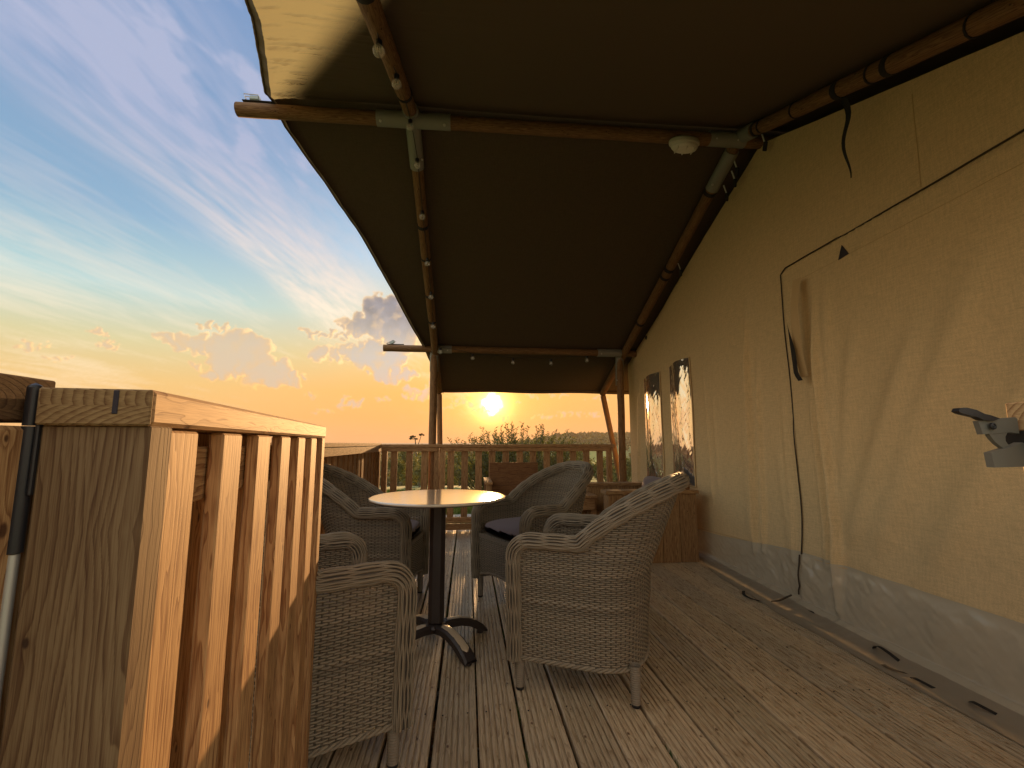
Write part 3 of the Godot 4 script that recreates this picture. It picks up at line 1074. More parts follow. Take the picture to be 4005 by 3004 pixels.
		st = MB.new()
		st.tube(hem, 0.006, 6)
		part("roof_hem", st, M.roof_hem, tent)
		st = MB.new()
		st.grid(band, hem.size(), 2, Vector3(-1, -1, 0))
		part("edge_band", st, M.roof_hem, tent)
		var roll := []
		for i in 40:
			var x := lerpf(roof_edge(dmax), 6.8, i / 39.0)
			roll.append(Vector3(x, RIDGE_Y - (SLOPE if side < 0 else SLOPE_FRONT) * dmax - 0.012 + 0.006 * sin(x * 5.0), RIDGE_Z + side * (dmax - 0.01)))
		st = MB.new()
		st.tube(roll, 0.026, 8)
		part("eave_roll", st, M.roof, tent)
	# the rest of the tent body
	for z in [-5.75, -0.05]:
		st = MB.new()
		st.quad(Vector3(2.1, 0, z), Vector3(6.6, 0, z), Vector3(6.6, wall_top(z), z), Vector3(2.1, wall_top(z), z), Vector3(0, 0, signf(z + 2.0)))
		part("side_wall", st, M.canvas, tent)
	st = MB.new()
	var poly := [Vector3(6.6, 0, -5.75), Vector3(6.6, 0, -0.05), Vector3(6.6, wall_top(-0.05), -0.05), Vector3(6.6, wall_top(-2.87), -2.87), Vector3(6.6, wall_top(-5.75), -5.75)]
	st.quad(poly[0], poly[1], poly[2], poly[4], Vector3.RIGHT)
	st.tri(poly[4], poly[2], poly[3], Vector3.RIGHT)
	part("end_wall", st, M.canvas, tent)
	st = MB.new()
	st.quad(Vector3(2.14, 0.0, -5.74), Vector3(6.59, 0.0, -5.74), Vector3(6.59, 0.0, -0.06), Vector3(2.14, 0.0, -0.06), Vector3.UP)
	part("tent_floor", st, M.inside, tent)

# ------------------------------------------------------------------ frame of round poles
func pole(a: Vector3, b: Vector3, r: float, sides := 12) -> MB:
	var st := MB.new()
	var n := maxi(3, int(a.distance_to(b) / 0.12))
	var pts := []
	var rad := []
	var s := rng.randf() * 100.0
	for i in n + 1:
		var p := a.lerp(b, float(i) / n)
		pts.append(p + Vector3(n_b.get_noise_2d(s, i * 5.0), n_b.get_noise_2d(s + 9, i * 5.0), 0) * 0.004)
		rad.append(r * (1.0 + 0.03 * n_a.get_noise_2d(s, i * 12.0)))
	st.tube(pts, rad, sides, true, Vector2(rng.randf(), rng.randf()))
	return st

func sleeve(a: Vector3, b: Vector3, r: float) -> MB:
	var st := MB.new()
	st.tube([a, b], r, 16)
	return st

func ring(p: Vector3, dir: Vector3, r: float, w: float) -> MB:
	var st := MB.new()
	st.tube([p - dir * w * 0.5, p + dir * w * 0.5], r, 14)
	return st

func raf(x: float, d: float) -> Vector3:
	return Vector3(x, 3.204 - (SLOPE if d < 0 else SLOPE_FRONT) * absf(d), RIDGE_Z + d)

func build_frame() -> void:
	var f := thing("pole_frame", "round timber pole frame with grey metal joint sleeves carrying the canvas roof", "frame")
	var ry := 3.18
	part("ridge_pole", pole(Vector3(-1.52, ry - 0.025, RIDGE_Z), Vector3(6.5, ry + 0.01, RIDGE_Z), 0.045), M.pole, f)
	for x in [-0.40, 1.94]:
		for s in [-1.0, 1.0]:
			part("rafter_pole", pole(raf(x, 0.06 * s), raf(x, 3.52 if s > 0 else -3.52) if s < 0 else raf(x, 2.62), 0.044), M.pole, f)
	for s in [-1.0, 1.0]:
		var z: float = RIDGE_Z + 2.58 * s
		part("eave_pole", pole(Vector3(-1.01, 2.125, z), Vector3(6.5, 2.10, z), 0.042), M.pole, f)
		for x in [-0.415, 1.905]:
			part("upright_post", pole(Vector3(x + 0.005, -0.42, z - 0.10 * -s), Vector3(x, 2.12, z - 0.06 * -s), 0.045), M.post, f)
		if s < 0:
			part("leaning_post", pole(raf(-0.395, 3.50 * s) + Vector3(0, -0.04, 0), Vector3(-0.33, -0.7, RIDGE_Z + 3.68 * s), 0.036), M.post, f)
			part("leaning_post", pole(raf(1.94, 3.50 * s) + Vector3(0, -0.04, 0), Vector3(2.44, -0.7, RIDGE_Z + 3.68 * s), 0.040), M.post, f)
		part("joint_sleeve", sleeve(Vector3(-0.44, 2.122, z), Vector3(-0.20, 2.121, z), 0.049), M.galv, f)
		part("joint_sleeve", sleeve(Vector3(-0.415, 1.86, z + 0.085 * s), Vector3(-0.415, 2.155, z + 0.06 * s), 0.051), M.galv, f)
		part("joint_sleeve", sleeve(Vector3(1.60, 2.117, z), Vector3(1.90, 2.116, z), 0.049), M.galv, f)
		part("joint_sleeve", sleeve(Vector3(1.907, 1.72, z + 0.09 * s), Vector3(1.905, 2.16, z + 0.06 * s), 0.051), M.galv, f)
	var sl := part("joint_sleeve", sleeve(Vector3(-0.63, ry - 0.02, RIDGE_Z), Vector3(-0.14, ry - 0.017, RIDGE_Z), 0.052), M.galv, f)
	for x in [-0.60, -0.18]:
		var bolt := MB.new()
		bolt.lathe(Transform3D(Basis(Vector3.RIGHT, Vector3(0, -0.8, 0.6), Vector3(0, 0.6, 0.8)), Vector3(x, ry - 0.062, RIDGE_Z + 0.032)), [Vector2(0, 0.008), Vector2(0.008, 0.006), Vector2(0.010, 0.0)], 8)
		part("bolt", bolt, M.steel, sl)
	part("joint_sleeve", sleeve(raf(-0.40, -0.02), raf(-0.40, -0.36), 0.052), M.galv, f)
	part("joint_sleeve", sleeve(raf(-0.40, 0.02), raf(-0.40, 0.10), 0.052), M.galv, f)
	part("joint_sleeve", sleeve(Vector3(1.70, ry - 0.006, RIDGE_Z), Vector3(1.97, ry - 0.005, RIDGE_Z), 0.052), M.galv, f)
	part("joint_sleeve", sleeve(raf(1.94, -0.10), raf(1.94, -0.40), 0.052), M.galv, f)
	part("joint_sleeve", sleeve(raf(1.94, 0.02), raf(1.94, 0.16), 0.052), M.galv, f)
	for bp in [Vector3(-0.25, 2.10, -5.405), Vector3(1.64, 2.095, -5.405), Vector3(1.74, 3.15, -2.832), Vector3(1.90, 3.15, -2.832), Vector3(-0.355, 3.05, -3.13), Vector3(1.89, 3.01, -3.17), Vector3(-0.40, 1.90, -5.49), Vector3(1.86, 1.78, -5.50)]:
		var bolt := MB.new()
		bolt.lathe(Transform3D(Basis(Vector3.RIGHT, Vector3(0, -0.6, 0.8), Vector3(0, 0.8, 0.6)), bp), [Vector2(0, 0.008), Vector2(0.007, 0.006), Vector2(0.009, -0.006)], 8)
		part("bolt", bolt, M.steel, f)
	# black webbing bands round the poles
	var dn := Vector3(0, -SLOPE_FRONT, 1).normalized()
	for b in [[-0.40, 1.36, 0.04], [-0.40, 0.36, 0.03], [-0.40, -0.86, 0.03], [-0.40, -1.20, 0.02], [-0.40, -1.66, 0.03], [-0.40, -2.05, 0.02], [1.94, 0.19, 0.02], [1.94, 0.25, 0.012], [1.94, 0.55, 0.008], [1.94, 0.86, 0.035], [1.94, 1.05, 0.010], [1.94, 1.14, 0.03], [1.94, 1.48, 0.008], [1.94, -0.43, 0.03], [1.94, -1.22, 0.035], [1.94, -1.32, 0.03], [1.94, -2.0, 0.03]]:
		var dd: Vector3 = dn if b[1] > 0 else Vector3(0, -SLOPE, -1).normalized()
		part("webbing_band", ring(raf(b[0], b[1]), dd, 0.0485, b[2]), M.web, f)
	# buckles and toggles where the wall is tied to the rafter by the ridge joint
	for b in [[2.00, 3.03, -3.02], [2.03, 2.99, -3.10], [2.02, 2.93, -3.20], [2.05, 3.06, -2.76], [2.04, 2.44, -1.20], [2.04, 2.55, -1.16], [2.02, 2.62, -4.02]]:
		var st := MB.new()
		st.box(Transform3D(Basis.from_euler(Vector3(0.6, 0.3, 0.4)), Vector3(b[0], b[1], b[2])), Vector3(0.018, 0.06, 0.03), 0.004)
		var tie := part("wall_tie", st, M.web, f)
		st = MB.new()
		st.tube([Vector3(b[0], b[1] + 0.03, b[2]), Vector3(b[0] - 0.03, b[1] + 0.09, b[2] + 0.015)], 0.006, 6)
		part("toggle", st, M.steel, tie)
	# hanging strap
	var sp := []
	for i in 16:
		var t := i / 15.0
		var w := 0.016 * (1.0 - 0.8 * t)
		var p := Vector3(1.955 + 0.012 * sin(t * 9.0), lerpf(2.80, 2.36, t), -2.01 - 0.015 * t + 0.012 * sin(t * 7.0))
		sp.append(p + Vector3(0.4, 0, 1).normalized() * w)
		sp.append(p - Vector3(0.4, 0, 1).normalized() * w)
	var hs := MB.new()
	hs.grid(sp, 16, 2, Vector3(-1, 0, 0.4))
	part("hanging_strap", hs, M.web, f)

# ------------------------------------------------------------------ balustrades
func build_rails() -> void:
	var zf := -5.45
	var r := thing("far_railing", "far wooden balustrade with open slats and valley trees behind", "railing", Vector3(0.38, 0, zf))
	part("cap_rail", bx(Vector3(2.80, 0.036, 0.115), Vector3(0.0, 0.967, 0.0), 0.005), M.pine[1], r)
	for seg in [[-1.36, -0.72], [-0.66, 1.34]]:
		part("upper_rail", bx(Vector3(seg[1] - seg[0], 0.045, 0.034), Vector3((seg[0] + seg[1]) / 2, 0.925, 0.022)), M.pine[0], r)
		part("lower_rail", bx(Vector3(seg[1] - seg[0], 0.062, 0.034), Vector3((seg[0] + seg[1]) / 2, 0.122, 0.022)), M.pine[2], r)
	part("kick_board", bx(Vector3(2.76, 0.068, 0.045), Vector3(0, 0.048, 0.026)), M.pine[3], r)
	for x in [-1.33, -0.735, -0.665, 1.335]:
		part("stile", bx(Vector3(0.058, 0.95, 0.06), Vector3(x, 0.472, -0.004), 0.004), M.pine[int(absf(x) * 10) % 4], r)
	for i in 3:
		part("slat", bx(Vector3(0.074, 0.83, 0.022), Vector3(-1.222 + 0.174 * i, 0.52, -0.008), 0.003), M.pine[i], r)
	for i in 12:
		part("slat", bx(Vector3(0.076, 0.83, 0.022), Vector3(-0.57 + 0.1625 * i + rng.randf_range(-0.004, 0.004), 0.52, -0.008), 0.003), M.pine[rng.randi() % 4], r)
	# left side, boarded on both faces
	var l := thing("left_railing", "long left balustrade boarded solid behind the chair with its back to the sky", "railing", Vector3(-1.03, 0, -3.4))
	part("cap_rail", bx(Vector3(0.12, 0.036, 4.1), Vector3(-0.02, 0.984, 0.0), 0.005), M.pine[2], l)
	part("upper_rail", bx(Vector3(0.034, 0.062, 4.06), Vector3(0.024, 0.932, 0.0)), M.pine[0], l)
	part("lower_rail", bx(Vector3(0.034, 0.09, 4.06), Vector3(0.024, 0.08, 0.0)), M.pine[0], l)
	for z in [-2.0, 0.52, 2.02]:
		part("stile", bx(Vector3(0.05, 0.95, 0.06), Vector3(0.012, 0.475, z), 0.004), M.pine[1], l)
	for i in 25:
		part("slat", bx(Vector3(0.022, 0.86, 0.094), Vector3(-0.008, 0.50, -1.93 + 0.16 * i), 0.003), M.pine[rng.randi() % 4], l)
		part("slat", bx(Vector3(0.022, 0.86, 0.094), Vector3(-0.048, 0.50, -1.85 + 0.16 * i), 0.003), M.pine[rng.randi() % 4], l)
	# front balustrades either side of the gateway
	var fl := thing("gate_side_railing", "dark end of the front balustrade at the left photo edge beside the hinge", "railing", Vector3(-0.768, 0, -0.440))
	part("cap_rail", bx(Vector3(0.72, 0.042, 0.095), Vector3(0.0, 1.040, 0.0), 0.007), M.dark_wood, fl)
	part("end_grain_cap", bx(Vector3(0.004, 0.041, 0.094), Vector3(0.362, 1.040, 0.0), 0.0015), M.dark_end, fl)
	part("end_stile", bx(Vector3(0.062, 1.0, 0.088), Vector3(0.345, 0.515, 0.0), 0.004), M.pine[3], fl)
	part("lower_rail", bx(Vector3(0.62, 0.09, 0.034), Vector3(-0.01, 0.09, 0.0)), M.pine[1], fl)
	for i in 4:
		part("slat", bx(Vector3(0.094, 0.88, 0.022), Vector3(0.25 - 0.17 * i, 0.55, 0.03), 0.003), M.pine[i], fl)
		part("slat", bx(Vector3(0.094, 0.88, 0.022), Vector3(0.17 - 0.17 * i, 0.55, -0.03), 0.003), M.pine[i], fl)
	var fr := thing("latch_post_railing", "pale timber post end at the right photo edge carrying the metal gate latch", "railing", Vector3(0.630, 0, -0.43))
	part("cap_rail", bx(Vector3(1.40, 0.034, 0.088), Vector3(0.70, 1.030, 0.0), 0.006, 0), M.pine[2], fr)
	part("end_grain_cap", bx(Vector3(0.004, 0.033, 0.087), Vector3(-0.002, 1.030, 0.0), 0.0015), M.pale_end, fr)
	part("end_stile", bx(Vector3(0.045, 1.0, 0.086), Vector3(0.0285, 0.512, -0.001), 0.004), M.pine[2], fr)
	part("lower_rail", bx(Vector3(1.30, 0.09, 0.034), Vector3(0.72, 0.09, 0.02)), M.pine[1], fr)
	for i in 8:
		part("slat", bx(Vector3(0.094, 0.88, 0.022), Vector3(0.14 + 0.165 * i, 0.55, 0.035), 0.003), M.pine[i % 4], fr)
	# latch: traced in steps of 0.062 mm from the post's edge
	var P := func(a: Array) -> PackedVector2Array:
		var o := PackedVector2Array()
		for i in range(0, a.size(), 2):
			o.append(Vector2((a[i] - 1380) * 7.9e-5, (560 - a[i + 1]) * 6.9e-5))
		return o
	var lt := at(Vector3(-0.016, 1.030, -0.03))
	var st := MB.new()
	st.extrude(lt, P.call([930, 1150, 1160, 1080, 1290, 1045, 1440, 985, 1480, 1000, 1500, 1120, 1580, 1240, 1610, 1370, 950, 1385]), 0.008)
	part("latch_plate", st, M.latch, fr)
	st = MB.new()
	st.extrude(lt, P.call([805, 640, 1110, 600, 1400, 575, 1432, 600, 1432, 845, 1300, 822, 850, 857]), 0.006)
	part("latch_arm", st, M.latch, fr)
	st = MB.new()
	st.extrude(lt, P.call([960, 850, 1250, 830, 1212, 890, 1205, 960, 1230, 1010, 1290, 1050, 1160, 1085, 1070, 1010, 1000, 925]), 0.005)
	part("latch_cam", st, M.latch, fr)
	st = MB.new()
	st.extrude(at(Vector3(-0.016, 1.030, -0.028)), P.call([470, 487, 500, 437, 560, 428, 620, 430, 760, 465, 880, 530, 960, 545, 1110, 600, 1000, 640, 850, 627, 760, 580, 620, 547, 520, 520]), 0.008)
	part("latch_lever", st, M.hinge, fr)
	st = MB.new()
	st.extrude(at(Vector3(-0.016, 1.030, -0.035)), P.call([1440, 800, 1545, 810, 1610, 1370, 1500, 1120]), 0.03)
	part("latch_bracket", st, M.black, fr)
	st = MB.new()
	st.lathe(Transform3D(Basis(Vector3.RIGHT, Vector3(0, 0, 1), Vector3(0, -1, 0)), Vector3(-0.0472, 1.0186, -0.0250)), [Vector2(0, 0.002), Vector2(0.0015, 0.0012), Vector2(0.0022, 0.002), Vector2(0.0037, 0.0015), Vector2(0.004, 0.0)], 14)
	part("latch_screw", st, M.black, fr)

func build_gate() -> void:
	# hung at the left, standing open into the deck; local z runs back along the leaf
	var a := Vector3(-0.340, 0, -0.455)
	var b := Vector3(-0.470, 0, -1.425)
	var len_ := a.distance_to(b)
	var turn := atan2(a.x - b.x, a.z - b.z)
	var g := thing("garden_gate", "tall wooden slatted gate swung open towards the table, sunlit along its right face", "gate", a, turn)
	part("top_rail", bx(Vector3(0.090, 0.0345, len_ + 0.004), Vector3(0, 1.0330, -len_ / 2), 0.004), M.pine[0], g)
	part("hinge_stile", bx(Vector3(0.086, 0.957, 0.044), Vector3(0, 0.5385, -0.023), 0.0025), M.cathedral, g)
	part("latch_stile", bx(Vector3(0.086, 0.955, 0.044), Vector3(0, 0.5375, -len_ + 0.023), 0.0025), M.pine[3], g)
	part("end_grain_cap", bx(Vector3(0.089, 0.0335, 0.004), Vector3(0, 1.0330, 0.003), 0.0015, 0), M.grey_end, g)
	part("resin_streak", bx(Vector3(0.0045, 0.022, 0.0012), Vector3(0.016, 1.0375, 0.0053), 0.0005), M.mark, g)
	for y in [0.12, 0.96]:
		part("cross_rail", bx(Vector3(0.036, 0.07, len_ - 0.094), Vector3(0, y, -len_ / 2)), M.pine[1], g)
	var n := 6
	for i in n:
		var z := -0.082 - 0.151 * i
		part("slat", bx(Vector3(0.018, 0.95, 0.074), Vector3(0.0295, 0.538, z), 0.0025), M.pine[[2, 0, 2, 1, 0, 2][i]], g)
		part("slat", bx(Vector3(0.018, 0.955, 0.0785), Vector3(-0.0295, 0.538, z - 0.074), 0.0025), M.pine[[1, 3, 1, 0, 3, 1][i]], g)
	# lift-off hinge on the near stile
	var h := Node3D.new()
	h.name = "hinge"
	g.add_child(h)
	var st := MB.new()
	st.lathe(at(Vector3(-0.0525, 0, -0.004)), [Vector2(0, 0.905), Vector2(0.0066, 0.905), Vector2(0.0066, 1.015)], 16)
	st.lathe(at(Vector3(-0.0525, 0, -0.004)), [Vector2(0.0056, 1.0155), Vector2(0.0056, 1.050), Vector2(0.0045, 1.052), Vector2(0.0, 1.0545)], 16)
	part("hinge_barrel", st, M.hinge, h)
	st = MB.new()
	st.box(at(Vector3(-0.047, 0.990, -0.005)), Vector3(0.008, 0.050, 0.005), 0.001)
	st.box(at(Vector3(-0.0445, 0.987, -0.006)), Vector3(0.003, 0.066, 0.014), 0.001)
	part("hinge_leaf", st, M.hinge, h)
	st = MB.new()
	st.tube([Vector3(-0.0525, 0.904, -0.004), Vector3(-0.0525, 0.10, -0.004)], 0.0048, 12)
	part("drop_rod", st, M.steel, g)

# ------------------------------------------------------------------ table
func build_table() -> void:
	var t := thing("bistro_table", "round bistro table with pale glossy top on a dark four-footed column", "table", Vector3(-0.145, 0, -2.44), 0.0)
	var st := MB.new()
	st.lathe(Transform3D.IDENTITY, [Vector2(0.0, 0.728), Vector2(0.338, 0.728), Vector2(0.346, 0.7265), Vector2(0.349, 0.722), Vector2(0.346, 0.717)], 96)
	part("tabletop", st, M.table, t)
	st = MB.new()
	st.lathe(Transform3D.IDENTITY, [Vector2(0.346, 0.717), Vector2(0.343, 0.713), Vector2(0.0, 0.713)], 96)
	part("top_underside", st, M.iron, t)
	st = MB.new()
	st.box(at(Vector3(0, 0.405, 0)), Vector3(0.078, 0.616, 0.078), 0.02)
	part("column", st, M.iron, t)
	st = MB.new()
	st.box(Transform3D(Basis.from_euler(Vector3(0, 0.6, 0)), Vector3(0, 0.094, 0)), Vector3(0.10, 0.03, 0.10), 0.014)
	part("hub", st, M.iron, t)
	var foot := MB.new()
	var side := MB.new()
	# arched foot along +x: upper line and lower line
	var up := [[0.03, 0.108], [0.08, 0.112], [0.13, 0.108], [0.18, 0.095], [0.23, 0.073], [0.27, 0.046], [0.292, 0.024]]
	var lo := [[0.03, 0.070], [0.08, 0.076], [0.13, 0.072], [0.18, 0.058], [0.22, 0.036], [0.25, 0.018], [0.288, 0.010]]
	var sec := []
	var m := up.size()
	for i in m:
		var w := lerpf(0.030, 0.034, float(i) / (m - 1))
		var u := Vector3(up[i][0], up[i][1], 0)
		var l := Vector3(lo[i][0], lo[i][1], 0)
		sec.append([l + Vector3(0, 0, -w), u + Vector3(0, -0.010, -w), u + Vector3(0, 0, -w + 0.010), u + Vector3(0, 0, w - 0.010), u + Vector3(0, -0.010, w), l + Vector3(0, 0, w)])
	for i in m - 1:
		for k in 6:
			var q: Array = [sec[i][k], sec[i][(k + 1) % 6], sec[i + 1][(k + 1) % 6], sec[i + 1][k]]
			var mid: Vector3 = (Vector3(up[i][0], (up[i][1] + lo[i][1]) / 2, 0) + Vector3(up[i + 1][0], (up[i + 1][1] + lo[i + 1][1]) / 2, 0)) / 2
			var nn: Vector3 = (q[1] - q[0]).cross(q[3] - q[0]).normalized()
			if nn.dot((q[0] + q[2]) / 2 - mid) < 0: nn = -nn
			foot.quad(q[0], q[1], q[2], q[3], nn)
	var e: Array = sec[m - 1]
	foot.quad(e[0], e[1], e[4], e[5], Vector3.RIGHT)
	foot.lathe(at(Vector3(0.266, 0, 0)), [Vector2(0.0, 0.0), Vector2(0.018, 0.0), Vector2(0.018, 0.014), Vector2(0.008, 0.016), Vector2(0.008, 0.03)], 12)
	var il := []
	for i in 15:
		var s := lerpf(0.06, 0.262, i / 14.0)
		var y := 0.0
		for k in m - 1:
			if s >= up[k][0] and s <= up[k + 1][0]:
				y = lerpf(up[k][1], up[k + 1][1], (s - up[k][0]) / (up[k + 1][0] - up[k][0]))
		var w := 0.020
		var ed := minf(s - 0.06, 0.262 - s)
		if ed < 0.014: w = 0.020 * sqrt(maxf(0.02, 1.0 - pow(1.0 - ed / 0.014, 2.0)))
		for k in 5:
			il.append(Vector3(s, y + 0.0025 - (0.0025 if k == 0 or k == 4 else 0.0), lerpf(-w, w, k / 4.0)))
	side.grid(il, 15, 5, Vector3.UP)
	var fm := foot.commit()
	var im := side.commit()
	for ang in [-53.0, 32.0, 127.0, 217.0]:
		var ft := part("foot", fm, M.iron, t, Transform3D(Basis.from_euler(Vector3(0, deg_to_rad(ang), 0)), Vector3.ZERO))
		part("bright_inlay", im, M.inlay, ft)

# ------------------------------------------------------------------ wicker armchair
var base_p := PackedVector2Array()
var base_n := PackedVector2Array()
var base_b := PackedFloat32Array()
const HW := 0.262
const ZF := 0.262

func lay_plan() -> void:
	var raw := PackedVector2Array()
	var z1 := -0.02
	for i in 30:
		raw.append(Vector2(HW, lerpf(ZF, z1, i / 30.0)))
	for i in 101:
		var t := PI * i / 100.0
		raw.append(Vector2(HW * signf(cos(t)) * pow(absf(cos(t)), 2.0 / 2.7), z1 - 0.225 * pow(sin(t), 2.0 / 2.7)))
	for i in 30:
		raw.append(Vector2(-HW, lerpf(z1, ZF, (i + 1) / 30.0)))
	var len_ := 0.0
	for i in raw.size() - 1: len_ += raw[i].distance_to(raw[i + 1])
	var n := 2 * int(round(len_ / 0.0195))
	var acc := 0.0
	var j := 0
	for i in n + 1:
		var want := len_ * i / n
		while j < raw.size() - 2 and acc + raw[j].distance_to(raw[j + 1]) < want:
			acc += raw[j].distance_to(raw[j + 1])
			j += 1
		var s := raw[j].distance_to(raw[j + 1])
		base_p.append(raw[j].lerp(raw[j + 1], clampf((want - acc) / maxf(s, 1e-6), 0, 1)))
	for i in n + 1:
		var d := (base_p[mini(i + 1, n)] - base_p[maxi(i - 1, 0)]).normalized()
		base_n.append(Vector2(-d.y, d.x) if Vector2(-d.y, d.x).dot(base_p[i] - Vector2(0, 0.02)) > 0 else Vector2(d.y, -d.x))
		base_b.append(clampf((z1 - base_p[i].y) / 0.225, 0, 1))

func shell(i: int, y: float) -> Vector3:
	var p := base_p[i]
	var b := base_b[i]
	var fl := 1.0 + 0.07 * smoothstep(0.15, 0.60, y)
	fl *= 1.0 - 0.10 * b * smoothstep(0.62, 0.86, y)
	var lean := 0.02 * smoothstep(0.13, 0.45, y) + 0.40 * maxf(0.0, y - 0.46)
	return Vector3(p.x * fl, y, p.y - b * lean)

func rim_y(i: int) -> float:
	var b := base_b[i]
	var y := 0.598 + 0.242 * pow(b, 0.92)
	return y

func shell_top(i: int) -> float:
	var z := base_p[i].y
	var y := rim_y(i)
	if z > ZF - 0.075:
		y = minf(y, 0.523 + sqrt(maxf(0.0, 0.075 * 0.075 - pow(z - (ZF - 0.075), 2.0))))
	return y

func strand(st: MB, pts: Array, outs: Array, rad: float, high: float) -> void:
	# lens-shaped strand: four corners round each point
	var m := pts.size()
	if m < 2: return
	var s := st.v.size()
	for i in m:
		var o: Vector3 = outs[i]
		var t: Vector3 = (pts[mini(i + 1, m - 1)] - pts[maxi(i - 1, 0)]).normalized()
		var u := t.cross(o).normalized()
		for k in 4:
			var d: Vector3 = [o, u, -o, -u][k]
			st.vert(pts[i] + d * (rad if k % 2 == 0 else high), d)
	for i in m - 1:
		for k in 4:
			var a := s + i * 4 + k
			var b := s + i * 4 + (k + 1) % 4
			st.tri_i(a, b, b + 4)
			st.tri_i(a, b + 4, a + 4)

func make_chair() -> Node3D:
	lay_plan()
	var ch := thing("wicker_armchair", "", "armchair")
	var r := RandomNumberGenerator.new()
	r.seed = 77
	var n := base_p.size()
	var st := MB.new()
	var tone := func(v0: float, v1: float) -> Color:
		var k := r.randf_range(v0, v1)
		return Color(0.270 * k, 0.226 * k, 0.162 * k)
	# weavers
	var y := 0.135
	var course := 0
	while y < 0.85:
		st.col = tone.call(0.78, 1.12)
		var ph := 1.0 if course % 2 == 0 else -1.0
		var wav := r.randf() * 50.0
		var amp := 0.0030
		var hi := 0.0041
		if course in [26, 27, 53]:
			amp = 0.0045
			hi = 0.0058
		var pts := []
		var outs := []
		for i in n:
			var yy := y + 0.0016 * n_b.get_noise_2d(wav, i * 3.0)
			if yy < shell_top(i) + 0.004:
				var o := Vector3(base_n[i].x, 0.0, base_n[i].y)
				var bump := ph * amp * (1.0 if (i / 2) % 2 == 0 else -1.0) * (1.0 if i % 2 == 0 else 0.0)
				pts.append(shell(i, yy) + o * bump)
				outs.append(o)
			elif pts.size() > 0:
				strand(st, pts, outs, 0.0026, hi)
				pts = []
				outs = []
		strand(st, pts, outs, 0.0026, hi)
		y += 0.0083
		course += 1
	# stakes
	for i in range(0, n, 2):
		st.col = tone.call(0.4, 0.6)
		var pts := []
		var top := shell_top(i)
		var q := maxi(4, int((top - 0.13) / 0.04))
		for k in q + 1:
			pts.append(shell(i, lerpf(0.13, top, float(k) / q)))
		st.tube(pts, 0.0032, 4, false)
	part("woven_shell", st, M.wicker, ch)
	# front panel under the seat
	st = MB.new()
	y = 0.15
	course = 0
	while y < 0.405:
		st.col = tone.call(0.78, 1.12)
		var pts := []
		var outs := []
		for i in 51:
			var x := lerpf(-HW + 0.01, HW - 0.01, i / 50.0)
			var sc := 0.045 * (1.0 - pow(x / HW, 2.0)) * (1.0 - (y - 0.15) / 0.26)
			pts.append(Vector3(x, y + sc, ZF - 0.004 + 0.003 * (1.0 if (i / 2 + course) % 2 == 0 else -1.0) * (1.0 if i % 2 == 0 else 0.0)))
			outs.append(Vector3(0, 0, 1))
		strand(st, pts, outs, 0.0026, 0.0041)
		y += 0.0082
		course += 1
	for i in range(0, 51, 2):
		st.col = tone.call(0.4, 0.6)
		var x := lerpf(-HW + 0.01, HW - 0.01, i / 50.0)
		st.tube([Vector3(x, 0.15 + 0.045 * (1.0 - pow(x / HW, 2.0)), ZF - 0.004), Vector3(x, 0.41, ZF - 0.004)], 0.0032, 4, false)
	part("woven_apron", st, M.wicker, ch)
	# rolled rim: up the front, along the arm, over the back, down again
	var path := []
	var pout := []
	for k in 13:
		path.append(Vector3(HW * (1.0 + 0.07 * smoothstep(0.15, 0.60, lerpf(0.12, 0.523, k / 12.0))), lerpf(0.12, 0.523, k / 12.0), ZF))
		pout.append(Vector3(0, 0, 1))
	for k in range(1, 7):
		var a := PI / 2 * k / 6.0
		path.append(Vector3(HW * 1.07, 0.523 + 0.075 * sin(a), ZF - 0.075 + 0.075 * cos(a)))
		pout.append(Vector3(0, sin(a), cos(a)))
	for i in n:
		if base_p[i].y > ZF - 0.085 and i < n / 2: continue
		if i > n / 2: break
		var p := shell(i, rim_y(i))
		var b := base_b[i]
		path.append(p)
		pout.append((Vector3(0, 1, 0) + Vector3(0, 0, -0.35) * b).normalized())
	var full := path.duplicate()
	var fout := pout.duplicate()
	for i in range(path.size() - 2, -1, -1):
		full.append(Vector3(-path[i].x, path[i].y, path[i].z))
		fout.append(Vector3(-pout[i].x, pout[i].y, pout[i].z))
	# even it out
	var len_ := 0.0
	for i in full.size() - 1: len_ += full[i].distance_to(full[i + 1])
	var ns := int(len_ / 0.013)
	var rp := []
	var ro := []
	var j := 0
	var acc := 0.0
	for i in ns + 1:
		var want := len_ * i / ns
		while j < full.size() - 2 and acc + full[j].distance_to(full[j + 1]) < want:
			acc += full[j].distance_to(full[j + 1])
			j += 1
		var f: float = clampf((want - acc) / maxf(full[j].distance_to(full[j + 1]), 1e-6), 0, 1)
		rp.append(full[j].lerp(full[j + 1], f))
		ro.append(fout[j].lerp(fout[j + 1], f).normalized())
	st = MB.new()
	st.col = Color(0.10, 0.085, 0.07)
	st.tube(rp, 0.0260, 10)
	for w in 28:
		st.col = tone.call(0.9, 1.15)
		var a0 := TAU * w / 28.0
		var pts := []
		var outs := []
		var s := r.randf() * 40.0
		for i in rp.size():
			var t: Vector3 = (rp[mini(i + 1, ns)] - rp[maxi(i - 1, 0)]).normalized()
			var o: Vector3 = (ro[i] - t * t.dot(ro[i])).normalized()
			var u := t.cross(o)
			var a := a0 + 0.13 * sin(i * 0.42 + (PI if w % 2 == 0 else 0.0)) * (0.6 + 0.4 * sin(s + i * 0.11))
			var d := o * cos(a) + u * sin(a)
			pts.append(rp[i] + d * (0.0292 + 0.0026 * sin(i * 0.42 + w * PI)))
			outs.append(d)
		strand(st, pts, outs, 0.0032, 0.0037)
	part("rolled_rim", st, M.wicker, ch)
	# twisted border at the bottom
	st = MB.new()
